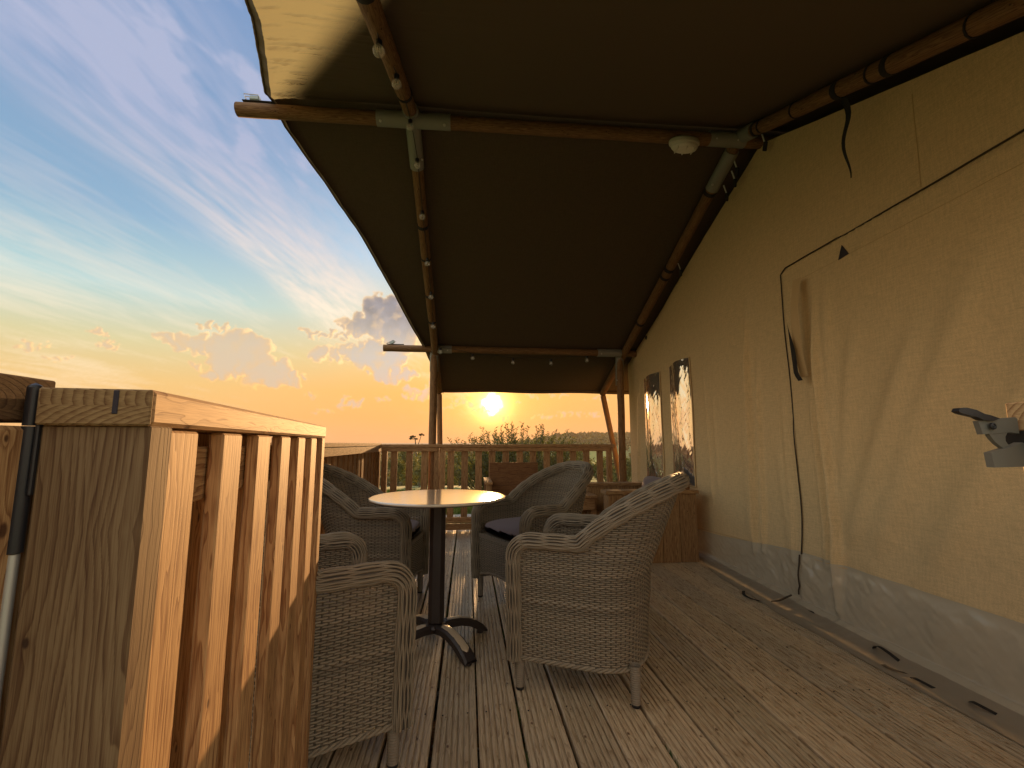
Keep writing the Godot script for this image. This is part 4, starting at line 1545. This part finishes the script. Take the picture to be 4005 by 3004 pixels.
	for w in 3:
		st.col = tone.call(0.8, 1.1)
		var pts := []
		for i in n:
			var o := Vector3(base_n[i].x, 0, base_n[i].y)
			var a := i * 0.8 + TAU * w / 3.0
			pts.append(shell(i, 0.128) + o * 0.006 * cos(a) + Vector3.UP * 0.006 * sin(a))
		st.tube(pts, 0.0055, 5)
		pts = []
		for i in 61:
			var x := lerpf(-HW, HW, i / 60.0)
			var a := i * 0.8 + TAU * w / 3.0
			pts.append(Vector3(x, 0.138 + 0.045 * (1.0 - pow(x / HW, 2.0)) + 0.005 * sin(a), ZF - 0.004 + 0.005 * cos(a)))
		st.tube(pts, 0.0050, 5)
	part("twisted_border", st, M.wicker, ch)
	# seat pan
	st = MB.new()
	var poly := PackedVector2Array()
	for i in range(0, n, 4):
		poly.append(Vector2(base_p[i].x * 0.99, -base_p[i].y))
	st.extrude(Transform3D(Basis(Vector3.RIGHT, Vector3(0, 0, -1), Vector3.UP), Vector3(0, 0.392, 0)), poly, 0.02)
	part("seat", st, M.wrap, ch)
	# wrapped legs
	for lg in [[0.245, 0.245], [-0.245, 0.245], [0.215, -0.215], [-0.215, -0.215]]:
		st = MB.new()
		var prof := []
		var steps := 34
		for k in steps + 1:
			var yy := lerpf(0.012, 0.15, float(k) / steps)
			prof.append(Vector2(0.0165 + 0.004 * yy / 0.15 + (0.0013 if k % 2 == 0 else 0.0), yy))
		st.lathe(Transform3D(Basis.IDENTITY, Vector3(lg[0], 0, lg[1])), prof, 14)
		var leg := part("leg", st, M.wrap, ch)
		st = MB.new()
		st.lathe(at(Vector3(lg[0], 0, lg[1])), [Vector2(0, 0), Vector2(0.0155, 0.0), Vector2(0.0175, 0.004), Vector2(0.0175, 0.013), Vector2(0, 0.013)], 14)
		part("foot_cap", st, M.black, leg)
	return ch

func make_cushion() -> MB:
	var st := MB.new()
	var pts := []
	var nu := 40
	var nv := 21
	for j in nv:
		var b := -PI / 2 + PI * j / (nv - 1)
		for i in nu + 1:
			var a := TAU * i / nu
			var ca := signf(cos(a)) * pow(absf(cos(a)), 0.32)
			var sa := signf(sin(a)) * pow(absf(sin(a)), 0.32)
			var cb := pow(maxf(cos(b), 0.0), 0.36)
			var sb := signf(sin(b)) * pow(absf(sin(b)), 0.75)
			var p := Vector3(0.238 * ca * cb, 0.044 * sb, 0.235 * sa * cb)
			p.y += 0.010 * (1.0 - pow(p.x / 0.24, 2.0)) * (1.0 - pow(p.z / 0.24, 2.0)) * signf(sb)
			p.y += 0.004 * n_b.get_noise_2d(p.x * 160.0, p.z * 160.0)
			pts.append(p)
	st.grid(pts, nv, nu + 1, Vector3.UP)
	# outward normals
	for i in st.v.size():
		var p := st.v[i]
		var o := Vector3(p.x * 0.3, p.y * 9.0, p.z * 0.3)
		if st.n[i].dot(o) < 0: st.n[i] = -st.n[i]
	return st

func build_chairs() -> void:
	var proto := make_chair()
	var cm := make_cushion().commit()
	var spots := [
		[0.555, -2.115, -0.90, -0.435, "wicker armchair nearest the tent wall, turned away and facing the table", "right-hand chair by the tent"],
		[0.43, -3.05, -0.876, 0.482, "wicker armchair beyond the table facing the camera, grey cushion in plain view", "chair beyond the table"],
		[-0.575, -3.045, 0.994, 0.107, "wicker armchair against the boarded left balustrade, seen from its side", "chair by the left balustrade"],
		[-0.55, -1.69, 0.885, -0.466, "wicker armchair half hidden behind the open gate in the foreground", "chair behind the gate"]]
	for k in 4:
		var s: Array = spots[k]
		var c := proto if k == 0 else copy_of(proto, "wicker_armchair")
		c.position = Vector3(s[0], 0, s[1])
		c.rotation.y = atan2(s[2], s[3])
		tag(c, s[4], "armchair", "wicker armchairs round the bistro table")
		var cu := part("seat_cushion", cm, M.cushion)
		cu.position = c.position + Vector3(0, 0.449, 0) + Vector3(s[2], 0, s[3]) * 0.022
		cu.rotation.y = c.rotation.y
		tag(cu, "dark grey seat cushion on the " + s[5], "cushion", "seat cushions of the wicker armchairs")

# ------------------------------------------------------------------ wooden lounge furniture
func plank_box(t: Node3D, x0: float, x1: float, z0: float, z1: float, h: float, n: int) -> void:
	for i in n:
		var w := (x1 - x0) / n
		for z in [z0, z1]:
			part("side_plank", bx(Vector3(w - 0.004, h, 0.02), Vector3(x0 + w * (i + 0.5), h / 2, z), 0.002), M.sofa[(i + int(z * -7)) % 3], t)
	part("end_plank", bx(Vector3(0.02, h - 0.002, absf(z1 - z0) - 0.022), Vector3(x0 + 0.012, h / 2, (z0 + z1) / 2), 0.002), M.sofa[0], t)
	part("cap", bx(Vector3(x1 - x0 + 0.04, 0.03, absf(z1 - z0) + 0.045), Vector3((x0 + x1) / 2, h + 0.016, (z0 + z1) / 2), 0.003), M.sofa[2], t)

func build_lounge() -> void:
	var s := thing("lounge_sofa", "boxy plank-built lounge sofa standing against the tent under its windows", "sofa", Vector3(1.58, 0, -4.3))
	plank_box(s, -0.39, 0.39, 0.45, 0.33, 0.565, 5)
	plank_box(s, -0.33, 0.39, -0.42, -0.54, 0.555, 4)
	part("seat_board", bx(Vector3(0.72, 0.03, 0.72), Vector3(0.02, 0.30, -0.045)), M.sofa[1], s)
	part("front_board", bx(Vector3(0.022, 0.24, 0.72), Vector3(-0.30, 0.15, -0.045)), M.sofa[0], s)
	for i in 3:
		part("back_board", bx(Vector3(0.022, 0.16, 0.72), Vector3(0.36, 0.12 + 0.17 * i, -0.045)), M.sofa[i], s)
	var st := MB.new()
	var base := make_cushion()
	st = base
	for i in st.v.size():
		var p := st.v[i]
		st.v[i] = Vector3(p.y * 1.5, p.x * 0.72, p.z * 1.35)
		st.n[i] = Vector3(st.n[i].y, st.n[i].x, st.n[i].z)
	var bc := part("back_cushion", st, M.cushion, self, Transform3D(Basis.from_euler(Vector3(0, 0, -0.18)), Vector3(1.83, 0.50, -4.33)))
	tag(bc, "dark grey back cushion leaning on the tent wall above the plank sofa", "cushion")
	var blk := 0
	for b in [[1.86, -3.90, 0.055, 0.062], [1.925, -3.91, 0.045, 0.05]]:
		st = MB.new()
		st.lathe(at(Vector3(b[0], 0.5975, b[1])), [Vector2(0, 0), Vector2(b[2] * 0.42, 0), Vector2(b[2] * 0.5, b[3] * 0.2), Vector2(b[2] * 0.46, b[3] * 0.9), Vector2(b[2] * 0.36, b[3]), Vector2(0, b[3] * 0.92)], 12)
		var o := part("candle_pot", st, M.dark_wood)
		tag(o, ["larger dark brown pot on the sofa's near arm, left of its twin", "smaller dark brown pot on the sofa's near arm, close to the window"][blk], "pot", "small pots on the sofa arm")
		blk += 1
	# wooden armchair in front of the far railing, facing us
	var a := thing("wooden_armchair", "brown plank armchair with tall board back before the far railing", "armchair", Vector3(0.535, 0, -4.95))
	for i in 4:
		part("back_plank", bx(Vector3(0.555, 0.128, 0.024), Vector3(0, 0.335 + 0.1265 * i, -0.27 - 0.028 * (i - 1.0)), 0.003), M.dark_wood, a, Transform3D.IDENTITY)
	for x in [-0.315, 0.315]:
		part("arm", bx(Vector3(0.075, 0.028, 0.62), Vector3(x, 0.60, 0.02), 0.004), M.pine[2], a)
		part("front_leg", bx(Vector3(0.055, 0.585, 0.055), Vector3(x, 0.2925, 0.28)), M.pine[1], a)
		part("rear_leg", bx(Vector3(0.055, 0.585, 0.055), Vector3(x, 0.2925, -0.24)), M.dark_wood, a)
	for i in 4:
		part("seat_plank", bx(Vector3(0.57, 0.024, 0.125), Vector3(0, 0.30, -0.17 + 0.13 * i)), M.pine[3], a)
	part("front_board", bx(Vector3(0.57, 0.10, 0.024), Vector3(0, 0.235, 0.275)), M.pine[3], a)
	# low table between the armchair and the sofa
	var lt := thing("low_table", "low plank table between the wooden armchair and the lounge sofa", "table", Vector3(1.06, 0, -4.62))
	for i in 4:
		part("top_plank", bx(Vector3(0.093, 0.026, 0.50), Vector3(-0.143 + 0.096 * i, 0.487, 0)), M.pine[i], lt)
	for z in [-0.22, 0.22]:
		part("apron", bx(Vector3(0.34, 0.11, 0.022), Vector3(0, 0.417, z)), M.pine[1], lt)
		for x in [-0.165, 0.165]:
			part("leg", bx(Vector3(0.05, 0.47, 0.05), Vector3(x, 0.235, z * 0.86)), M.pine[3], lt)

# ------------------------------------------------------------------ lights hung from the frame
func build_lights() -> void:
	var s := thing("string_lights", "string of clear unlit globe bulbs along the left rafter and far eave pole", "string lights")
	var bp := [Vector3(-0.40, 2.668, -1.80), Vector3(-0.382, 2.815, -2.15), Vector3(-0.40, 3.06, -2.80), Vector3(-0.385, 2.985, -3.10), Vector3(-0.385, 2.81, -3.52), Vector3(-0.38, 2.61, -4.0), Vector3(-0.377, 2.435, -4.42), Vector3(-0.385, 2.25, -4.87), Vector3(-0.33, 2.07, -5.36), Vector3(0.052, 2.018, -5.44), Vector3(0.544, 1.975, -5.45), Vector3(1.014, 1.972, -5.45), Vector3(1.463, 2.016, -5.44)]
	var wire := [Vector3(-0.36, 2.50, -1.0)]
	var glass := MB.new()
	var prof := []
	for k in 13:
		var a := PI * k / 12.0
		prof.append(Vector2(0.0255 * sin(a), -0.0255 * cos(a)))
	glass.lathe(Transform3D.IDENTITY, prof, 18)
	var sock := MB.new()
	sock.lathe(at(Vector3(0, 0.022, 0)), [Vector2(0.009, 0.0), Vector2(0.014, 0.002), Vector2(0.0145, 0.026), Vector2(0.009, 0.032), Vector2(0.0, 0.034)], 12)
	var fil := MB.new()
	fil.tube([Vector3(-0.004, 0.02, 0), Vector3(-0.007, -0.006, 0), Vector3(0, -0.001, 0.003), Vector3(0.007, -0.006, 0), Vector3(0.004, 0.02, 0)], 0.0012, 5)
	var gm := glass.commit()
	var sm := sock.commit()
	var fm := fil.commit()
	for p in bp:
		var b := part("bulb", gm, M.bulb, s, at(p))
		part("socket", sm, M.black, b)
		part("filament", fm, M.filament, b)
		var w: Vector3 = p + Vector3(0, 0.054, 0)
		var last: Vector3 = wire[-1]
		for k in range(1, 6):
			var t := k / 5.0
			wire.append(last.lerp(w, t) + Vector3(0, 0.012 * sin(PI * t), 0))
	wire.append(Vector3(1.62, 2.08, -5.44))
	var st := MB.new()
	st.tube(wire, 0.0028, 5)
	part("cable", st, M.black, s)
	# bulkhead lamp under the ridge
	var l := thing("bulkhead_lamp", "pale oval bulkhead lamp fixed under the ridge pole near the tent", "lamp", Vector3(1.50, 3.125, -2.84))
	var oval := Basis(Vector3(1, 0, 0), Vector3(0, 1, 0), Vector3(0, 0, 0.52))
	st = MB.new()
	st.lathe(Transform3D(oval, Vector3.ZERO), [Vector2(0.0, 0.0), Vector2(0.104, -0.002), Vector2(0.110, -0.012), Vector2(0.110, -0.034), Vector2(0.104, -0.040), Vector2(0.0, -0.041)], 32)
	part("lamp_base", st, M.lamp, l)
	st = MB.new()
	st.lathe(Transform3D(oval, Vector3.ZERO), [Vector2(0.098, -0.040), Vector2(0.095, -0.058), Vector2(0.082, -0.074), Vector2(0.055, -0.084), Vector2(0.0, -0.088)], 32)
	part("lamp_lens", st, M.lens, l)
	for x in [-0.06, 0.0, 0.06]:
		st = MB.new()
		st.box(at(Vector3(x, -0.062, 0)), Vector3(0.006, 0.048, 0.088 - absf(x) * 0.35), 0.002)
		part("rib", st, M.lamp, l)

func build_small() -> void:
	# roof clips on the pole ends
	var spots := [[Vector3(-1.42, 3.215, RIDGE_Z), 0.0, "clear plastic roof clip strapped on the projecting ridge pole end"], [Vector3(-0.90, 2.168, -5.45), 0.5, "small upright roof clip on the projecting far eave pole end"]]
	for s in spots:
		var c := thing("roof_clip", s[2], "clip", s[0])
		var st := MB.new()
		st.box(at(Vector3(0.03, 0.004, 0)), Vector3(0.20, 0.006, 0.024), 0.001)
		part("strap", st, M.web, c)
		st = MB.new()
		var b := Basis.from_euler(Vector3(0, 0, s[1]))
		st.tube([b * Vector3(-0.045, 0.008, 0.012), b * Vector3(-0.062, 0.046, 0.012), b * Vector3(0.03, 0.044, 0.012), b * Vector3(0.046, 0.010, 0.012)], 0.003, 6)
		st.tube([b * Vector3(-0.045, 0.008, -0.012), b * Vector3(-0.062, 0.046, -0.012), b * Vector3(0.03, 0.044, -0.012), b * Vector3(0.046, 0.010, -0.012)], 0.003, 6)
		part("wire_lever", st, M.steel, c)
		st = MB.new()
		st.box(Transform3D(b, b * Vector3(0.004, 0.026, 0)), Vector3(0.06, 0.032, 0.026), 0.006)
		part("clip_body", st, M.clip, c)

# ------------------------------------------------------------------ plants
# x, z, height of the top, kind, where it shows, girth
const TREES := [
	[-3.2, -22.0, 0.40, 0, "past the short bay's first slat", 0.88],
	[-4.7, -38.0, 0.33, 1, "past the short bay's second slat", 0.84],
	[-1.7, -17.0, 0.28, 3, "past the short bay's second slat, the nearer one", 0.94],
	[-5.4, -60.0, 0.29, 2, "right beside the middle post", 0.85],
	[-2.3, -30.0, 0.26, 0, "right beside the middle post, the nearer one", 0.82],
	[-1.3, -26.0, 0.31, 1, "seen before the long bay's first slat", 0.94],
	[-2.4, -70.0, 0.23, 0, "past the first slat of the far railing", 1.12],
	[-0.3, -19.0, 0.19, 2, "past the first slat of the long bay, nearer one", 1.08],
	[0.0, -45.0, 0.24, 3, "past the second slat of the far railing", 1.07],
	[0.4, -28.0, 0.22, 0, "past the second slat of the long bay, nearer one", 0.88],
	[2.6, -85.0, 0.23, 2, "past the third slat of the far railing", 0.99],
	[1.6, -33.0, 0.31, 1, "past the third slat of the long bay, farther one", 0.90],
	[3.9, -55.0, 0.28, 0, "past the fourth slat of the far railing", 0.86],
	[3.6, -36.0, 0.35, 2, "past the fifth slat of the far railing", 0.84],
	[7.9, -62.0, 0.31, 1, "past the sixth slat of the far railing", 0.88],
	[6.3, -40.0, 0.39, 0, "past the seventh slat of the far railing", 1.12],
	[13.9, -75.0, 0.46, 2, "past the eighth slat of the far railing", 1.09],
	[5.6, -27.0, 0.32, 3, "past the ninth slat of the far railing", 1.08],
	[11.1, -48.0, 0.27, 1, "past the ninth slat of the long bay, farther one", 1.08],
	[6.2, -24.0, 0.19, 0, "past the tenth slat of the far railing", 0.87],
	[9.8, -34.0, 0.13, 2, "past the eleventh slat of the far railing", 0.91],
	[6.2, -20.0, 0.12, 3, "past the twelfth slat of the far railing", 1.02],
	[17.4, -52.0, 0.04, 0, "past the twelfth slat of the long bay, farther one", 1.06],
	[9.9, -28.0, 0.19, 1, "past the twelfth slat of the long bay, nearer one", 1.10],
	[-9.0, -30.0, 1.06, 0, "left of the deck behind the boarded balustrade", 1.01],
	[-23.6, -60.0, 1.11, 2, "left of the deck, the broad one", 1.04],
	[-21.9, -45.0, 1.30, 1, "farthest left of the deck", 0.98],
]
func crown(seed_: int, leaves: int, rad: Vector3, leaf: float, c0: Vector3, c1: Vector3, clumps := 16) -> MB:
	var r := RandomNumberGenerator.new()
	r.seed = seed_
	var st := MB.new()
	var cs := []
	for i in clumps:
		var d := Vector3(r.randfn(), r.randfn() * 0.9 + 0.1, r.randfn()).normalized() * pow(r.randf(), 0.45) * 0.72
		cs.append([d, r.randf_range(0.24, 0.44), r.randf()])
	for i in leaves:
		var k: Array = cs[i % clumps]
		var d := Vector3(r.randfn(), r.randfn(), r.randfn()).normalized()
		var p: Vector3 = k[0] + d * k[1] * pow(r.randf(), 0.4)
		p = p * rad
		var nn := (d + Vector3(r.randfn(), r.randfn(), r.randfn()) * 0.5).normalized()
		var a := nn.cross(Vector3(r.randfn(), r.randfn(), r.randfn())).normalized()
		var b := nn.cross(a)
		var s := leaf * r.randf_range(0.6, 1.3)
		var c := c0.lerp(c1, clampf(k[2] * 0.7 + r.randf() * 0.3, 0, 1))
		st.col = Color(c.x, c.y, c.z)
		st.quad(p - a * s, p - b * s * 0.5, p + a * s, p + b * s * 0.5, nn)
	return st

func build_plants() -> void:
	var kinds := []
	for k in [[901, 2600, Vector3(2.4, 2.3, 2.4), 0.16, Vector3(0.115, 0.130, 0.038), Vector3(0.200, 0.200, 0.062)],
			[902, 2400, Vector3(2.0, 2.9, 2.0), 0.15, Vector3(0.125, 0.135, 0.045), Vector3(0.210, 0.205, 0.075)],
			[903, 2200, Vector3(2.8, 1.9, 2.6), 0.17, Vector3(0.095, 0.115, 0.036), Vector3(0.165, 0.175, 0.056)],
			[904, 1800, Vector3(1.7, 2.0, 1.7), 0.14, Vector3(0.140, 0.145, 0.052), Vector3(0.230, 0.220, 0.080)]]:
		kinds.append(crown(k[0], k[1], k[2], k[3], k[4], k[5]).commit())
	var words := ["round-headed", "tall oval", "low spreading", "small pale bushy"]
	var trunk := MB.new()
	trunk.tube([Vector3(0, -0.4, 0), Vector3(0.05, 1.0, 0.02), Vector3(-0.03, 2.4, 0)], [0.17, 0.12, 0.06], 7)
	trunk.tube([Vector3(0.03, 1.2, 0), Vector3(0.5, 2.2, 0.2)], [0.07, 0.03], 6)
	trunk.tube([Vector3(0.02, 1.4, 0), Vector3(-0.45, 2.3, -0.25)], [0.06, 0.03], 6)
	var tm := trunk.commit()
	var list := TREES
	for i in list.size():
		var q: Array = list[i]
		var x: float = q[0]
		var z: float = q[1]
		var g := land_y(x, z)
		var sc: float = (q[2] - g) / 4.6
		var t := thing(["round_tree", "oval_tree", "spreading_tree", "bushy_tree"][q[3]], "%s tree, %s" % [words[q[3]], q[4]], "tree", Vector3(x, g, z), i * 1.7, "trees in the valley beyond the deck")
		t.scale = Vector3(sc * q[5], sc, sc * q[5])
		part("trunk", tm, M.bark, t)
		part("crown", kinds[q[3]], M.leaf, t, at(Vector3(0, 2.55, 0)))
	# woods on the far hills
	var cl := crown(950, 130, Vector3(6, 4.2, 6), 1.25, Vector3(0.085, 0.100, 0.038), Vector3(0.150, 0.155, 0.060), 7).commit()
	var tr := []
	var r := RandomNumberGenerator.new()
	r.seed = 31
	for i in 9500:
		var az := deg_to_rad(r.randf_range(-100.0, 36.0))
		var d := 95.0 + 640.0 * pow(r.randf(), 0.8)
		var x := d * sin(az)
		var z := -d * cos(az)
		var deg := rad_to_deg(az)
		if n_a.get_noise_2d(x * 0.10 + 40.0, z * 0.07) > 0.06: continue
		if deg > 10.3 and deg < 21.0 and d > 205.0 and d < 345.0: continue
		var s := r.randf_range(0.55, 1.25) * (0.55 + 0.45 * smoothstep(100.0, 300.0, d))
		tr.append(Transform3D(Basis.from_euler(Vector3(0, r.randf() * TAU, 0)).scaled(Vector3(s, s * r.randf_range(0.8, 1.2), s)), Vector3(x, land_y(x, z) + 2.4 * s, z)))
	var mm := MultiMesh.new()
	mm.transform_format = MultiMesh.TRANSFORM_3D
	mm.mesh = cl
	mm.instance_count = tr.size()
	for i in tr.size(): mm.set_instance_transform(i, tr[i])
	var mi := MultiMeshInstance3D.new()
	mi.name = "distant_woods"
	mi.multimesh = mm
	mi.material_override = M.leaf
	add_child(mi)
	stuff(mi)
	tag(mi, "distant green woods covering the hills on the skyline", "woods")
	# feathery shrub just beyond the far railing
	shrub(Vector3(0.95, 0, -8.9), "feathery upright shrub rising above the far railing right of the sun")
	# small tree with two tufts on the skyline
	var p := thing("tufted_tree", "small dark two-tufted tree on the skyline left of the post", "tree", Vector3(-8.2, land_y(-8.2, -74.0), -74.0))
	var hgt := 1.0 + 74.0 * 0.0125 - p.position.y
	var st := MB.new()
	st.tube([Vector3(0, 0, 0), Vector3(0.2, hgt * 0.7, 0), Vector3(-0.05, hgt - 0.2, 0)], [0.22, 0.13, 0.08], 6)
	st.tube([Vector3(0.1, hgt * 0.8, 0), Vector3(0.9, hgt + 0.3, 0)], [0.08, 0.04], 5)
	part("trunk", st, M.bark, p)
	part("crown", crown(960, 260, Vector3(1.0, 0.34, 0.8), 0.14, Vector3(0.04, 0.05, 0.02), Vector3(0.07, 0.08, 0.03), 6), M.leaf, p, at(Vector3(-0.25, hgt - 0.1, 0)))
	part("crown", crown(961, 160, Vector3(0.7, 0.26, 0.6), 0.13, Vector3(0.04, 0.05, 0.02), Vector3(0.07, 0.08, 0.03), 5), M.leaf, p, at(Vector3(0.95, hgt + 0.35, 0)))
	# lawn
	var blade := MB.new()
	for i in 9:
		var a := i * 2.4
		var b0 := Vector3(cos(a), 0, sin(a)) * 0.025 * (i % 3)
		var s := Vector3(-sin(a), 0, cos(a)) * 0.006
		blade.tri(b0 - s, b0 + s, b0 + Vector3(cos(a) * 0.03, 0.07 + 0.01 * (i % 4), sin(a) * 0.03), Vector3(cos(a) * 0.5, 0.8, sin(a) * 0.5).normalized())
	tr = []
	var cs := []
	while tr.size() < 16000:
		var x := r.randf_range(-4.0, 5.0)
		var z := -5.7 - 9.0 * r.randf()
		if absf(z - (-9.1 - 0.25 * sin(x * 0.4) - 0.05 * x)) < 0.30: continue
		tr.append(Transform3D(Basis.from_euler(Vector3(0, r.randf() * TAU, 0)).scaled(Vector3.ONE * r.randf_range(0.6, 1.3)), Vector3(x, land_y(x, z) - 0.004, z)))
		var k := r.randf()
		cs.append(Color(0.11 + 0.06 * k, 0.17 + 0.05 * k, 0.035))
	mm = MultiMesh.new()
	mm.transform_format = MultiMesh.TRANSFORM_3D
	mm.use_colors = true
	mm.mesh = blade.commit()
	mm.instance_count = tr.size()
	for i in tr.size():
		mm.set_instance_transform(i, tr[i])
		mm.set_instance_color(i, cs[i])
	mi = MultiMeshInstance3D.new()
	mi.name = "lawn_grass"
	mi.multimesh = mm
	mi.material_override = M.grass
	add_child(mi)
	stuff(mi)
	tag(mi, "short bright green grass of the lawn below the deck", "grass")

func shrub(pos: Vector3, label: String) -> void:
	pos.y = land_y(pos.x, pos.z)
	var s := thing("feathery_shrub", label, "shrub", pos)
	var r := RandomNumberGenerator.new()
	r.seed = 404
	var stems := MB.new()
	var lv := MB.new()
	for i in 250:
		var a := r.randf() * TAU
		var spread := pow(r.randf(), 0.6)
		var h := r.randf_range(1.15, 1.92) * (1.0 - 0.22 * spread)
		var foot := Vector3(cos(a) * 0.25 * spread, 0, sin(a) * 0.2 * spread)
		var tip := foot + Vector3(cos(a) * 0.85 * spread + r.randfn() * 0.08, h, sin(a) * 0.6 * spread)
		tip.x *= 1.30
		var pts := []
		for k in 7:
			var t := k / 6.0
			pts.append(foot.lerp(tip, t) + Vector3(cos(a) * 0.10, 0, sin(a) * 0.10) * sin(PI * t) * spread + Vector3(r.randfn(), 0, r.randfn()) * 0.012)
		stems.tube(pts, [0.009, 0.008, 0.007, 0.006, 0.005, 0.004, 0.002], 4, false)
		for k in 100:
			var t := 0.16 + 0.84 * k / 99.0
			var f := t * 6.0
			var j := mini(int(f), 5)
			var p: Vector3 = pts[j].lerp(pts[j + 1], f - j)
			var b := r.randf() * TAU
			var out := Vector3(cos(b), r.randf_range(0.3, 1.1), sin(b)).normalized()
			var l := r.randf_range(0.045, 0.095)
			var sd := out.cross(Vector3(r.randfn(), r.randfn(), r.randfn())).normalized() * 0.010
			var k0 := r.randf()
			lv.col = Color(0.085 + 0.05 * k0, 0.10 + 0.05 * k0, 0.035 + 0.02 * k0)
			lv.quad(p, p + out * l * 0.5 + sd, p + out * l, p + out * l * 0.5 - sd, sd.cross(out).normalized())
	part("stem", stems, M.bark, s)
	stuff(part("foliage", lv, M.leaf, s))
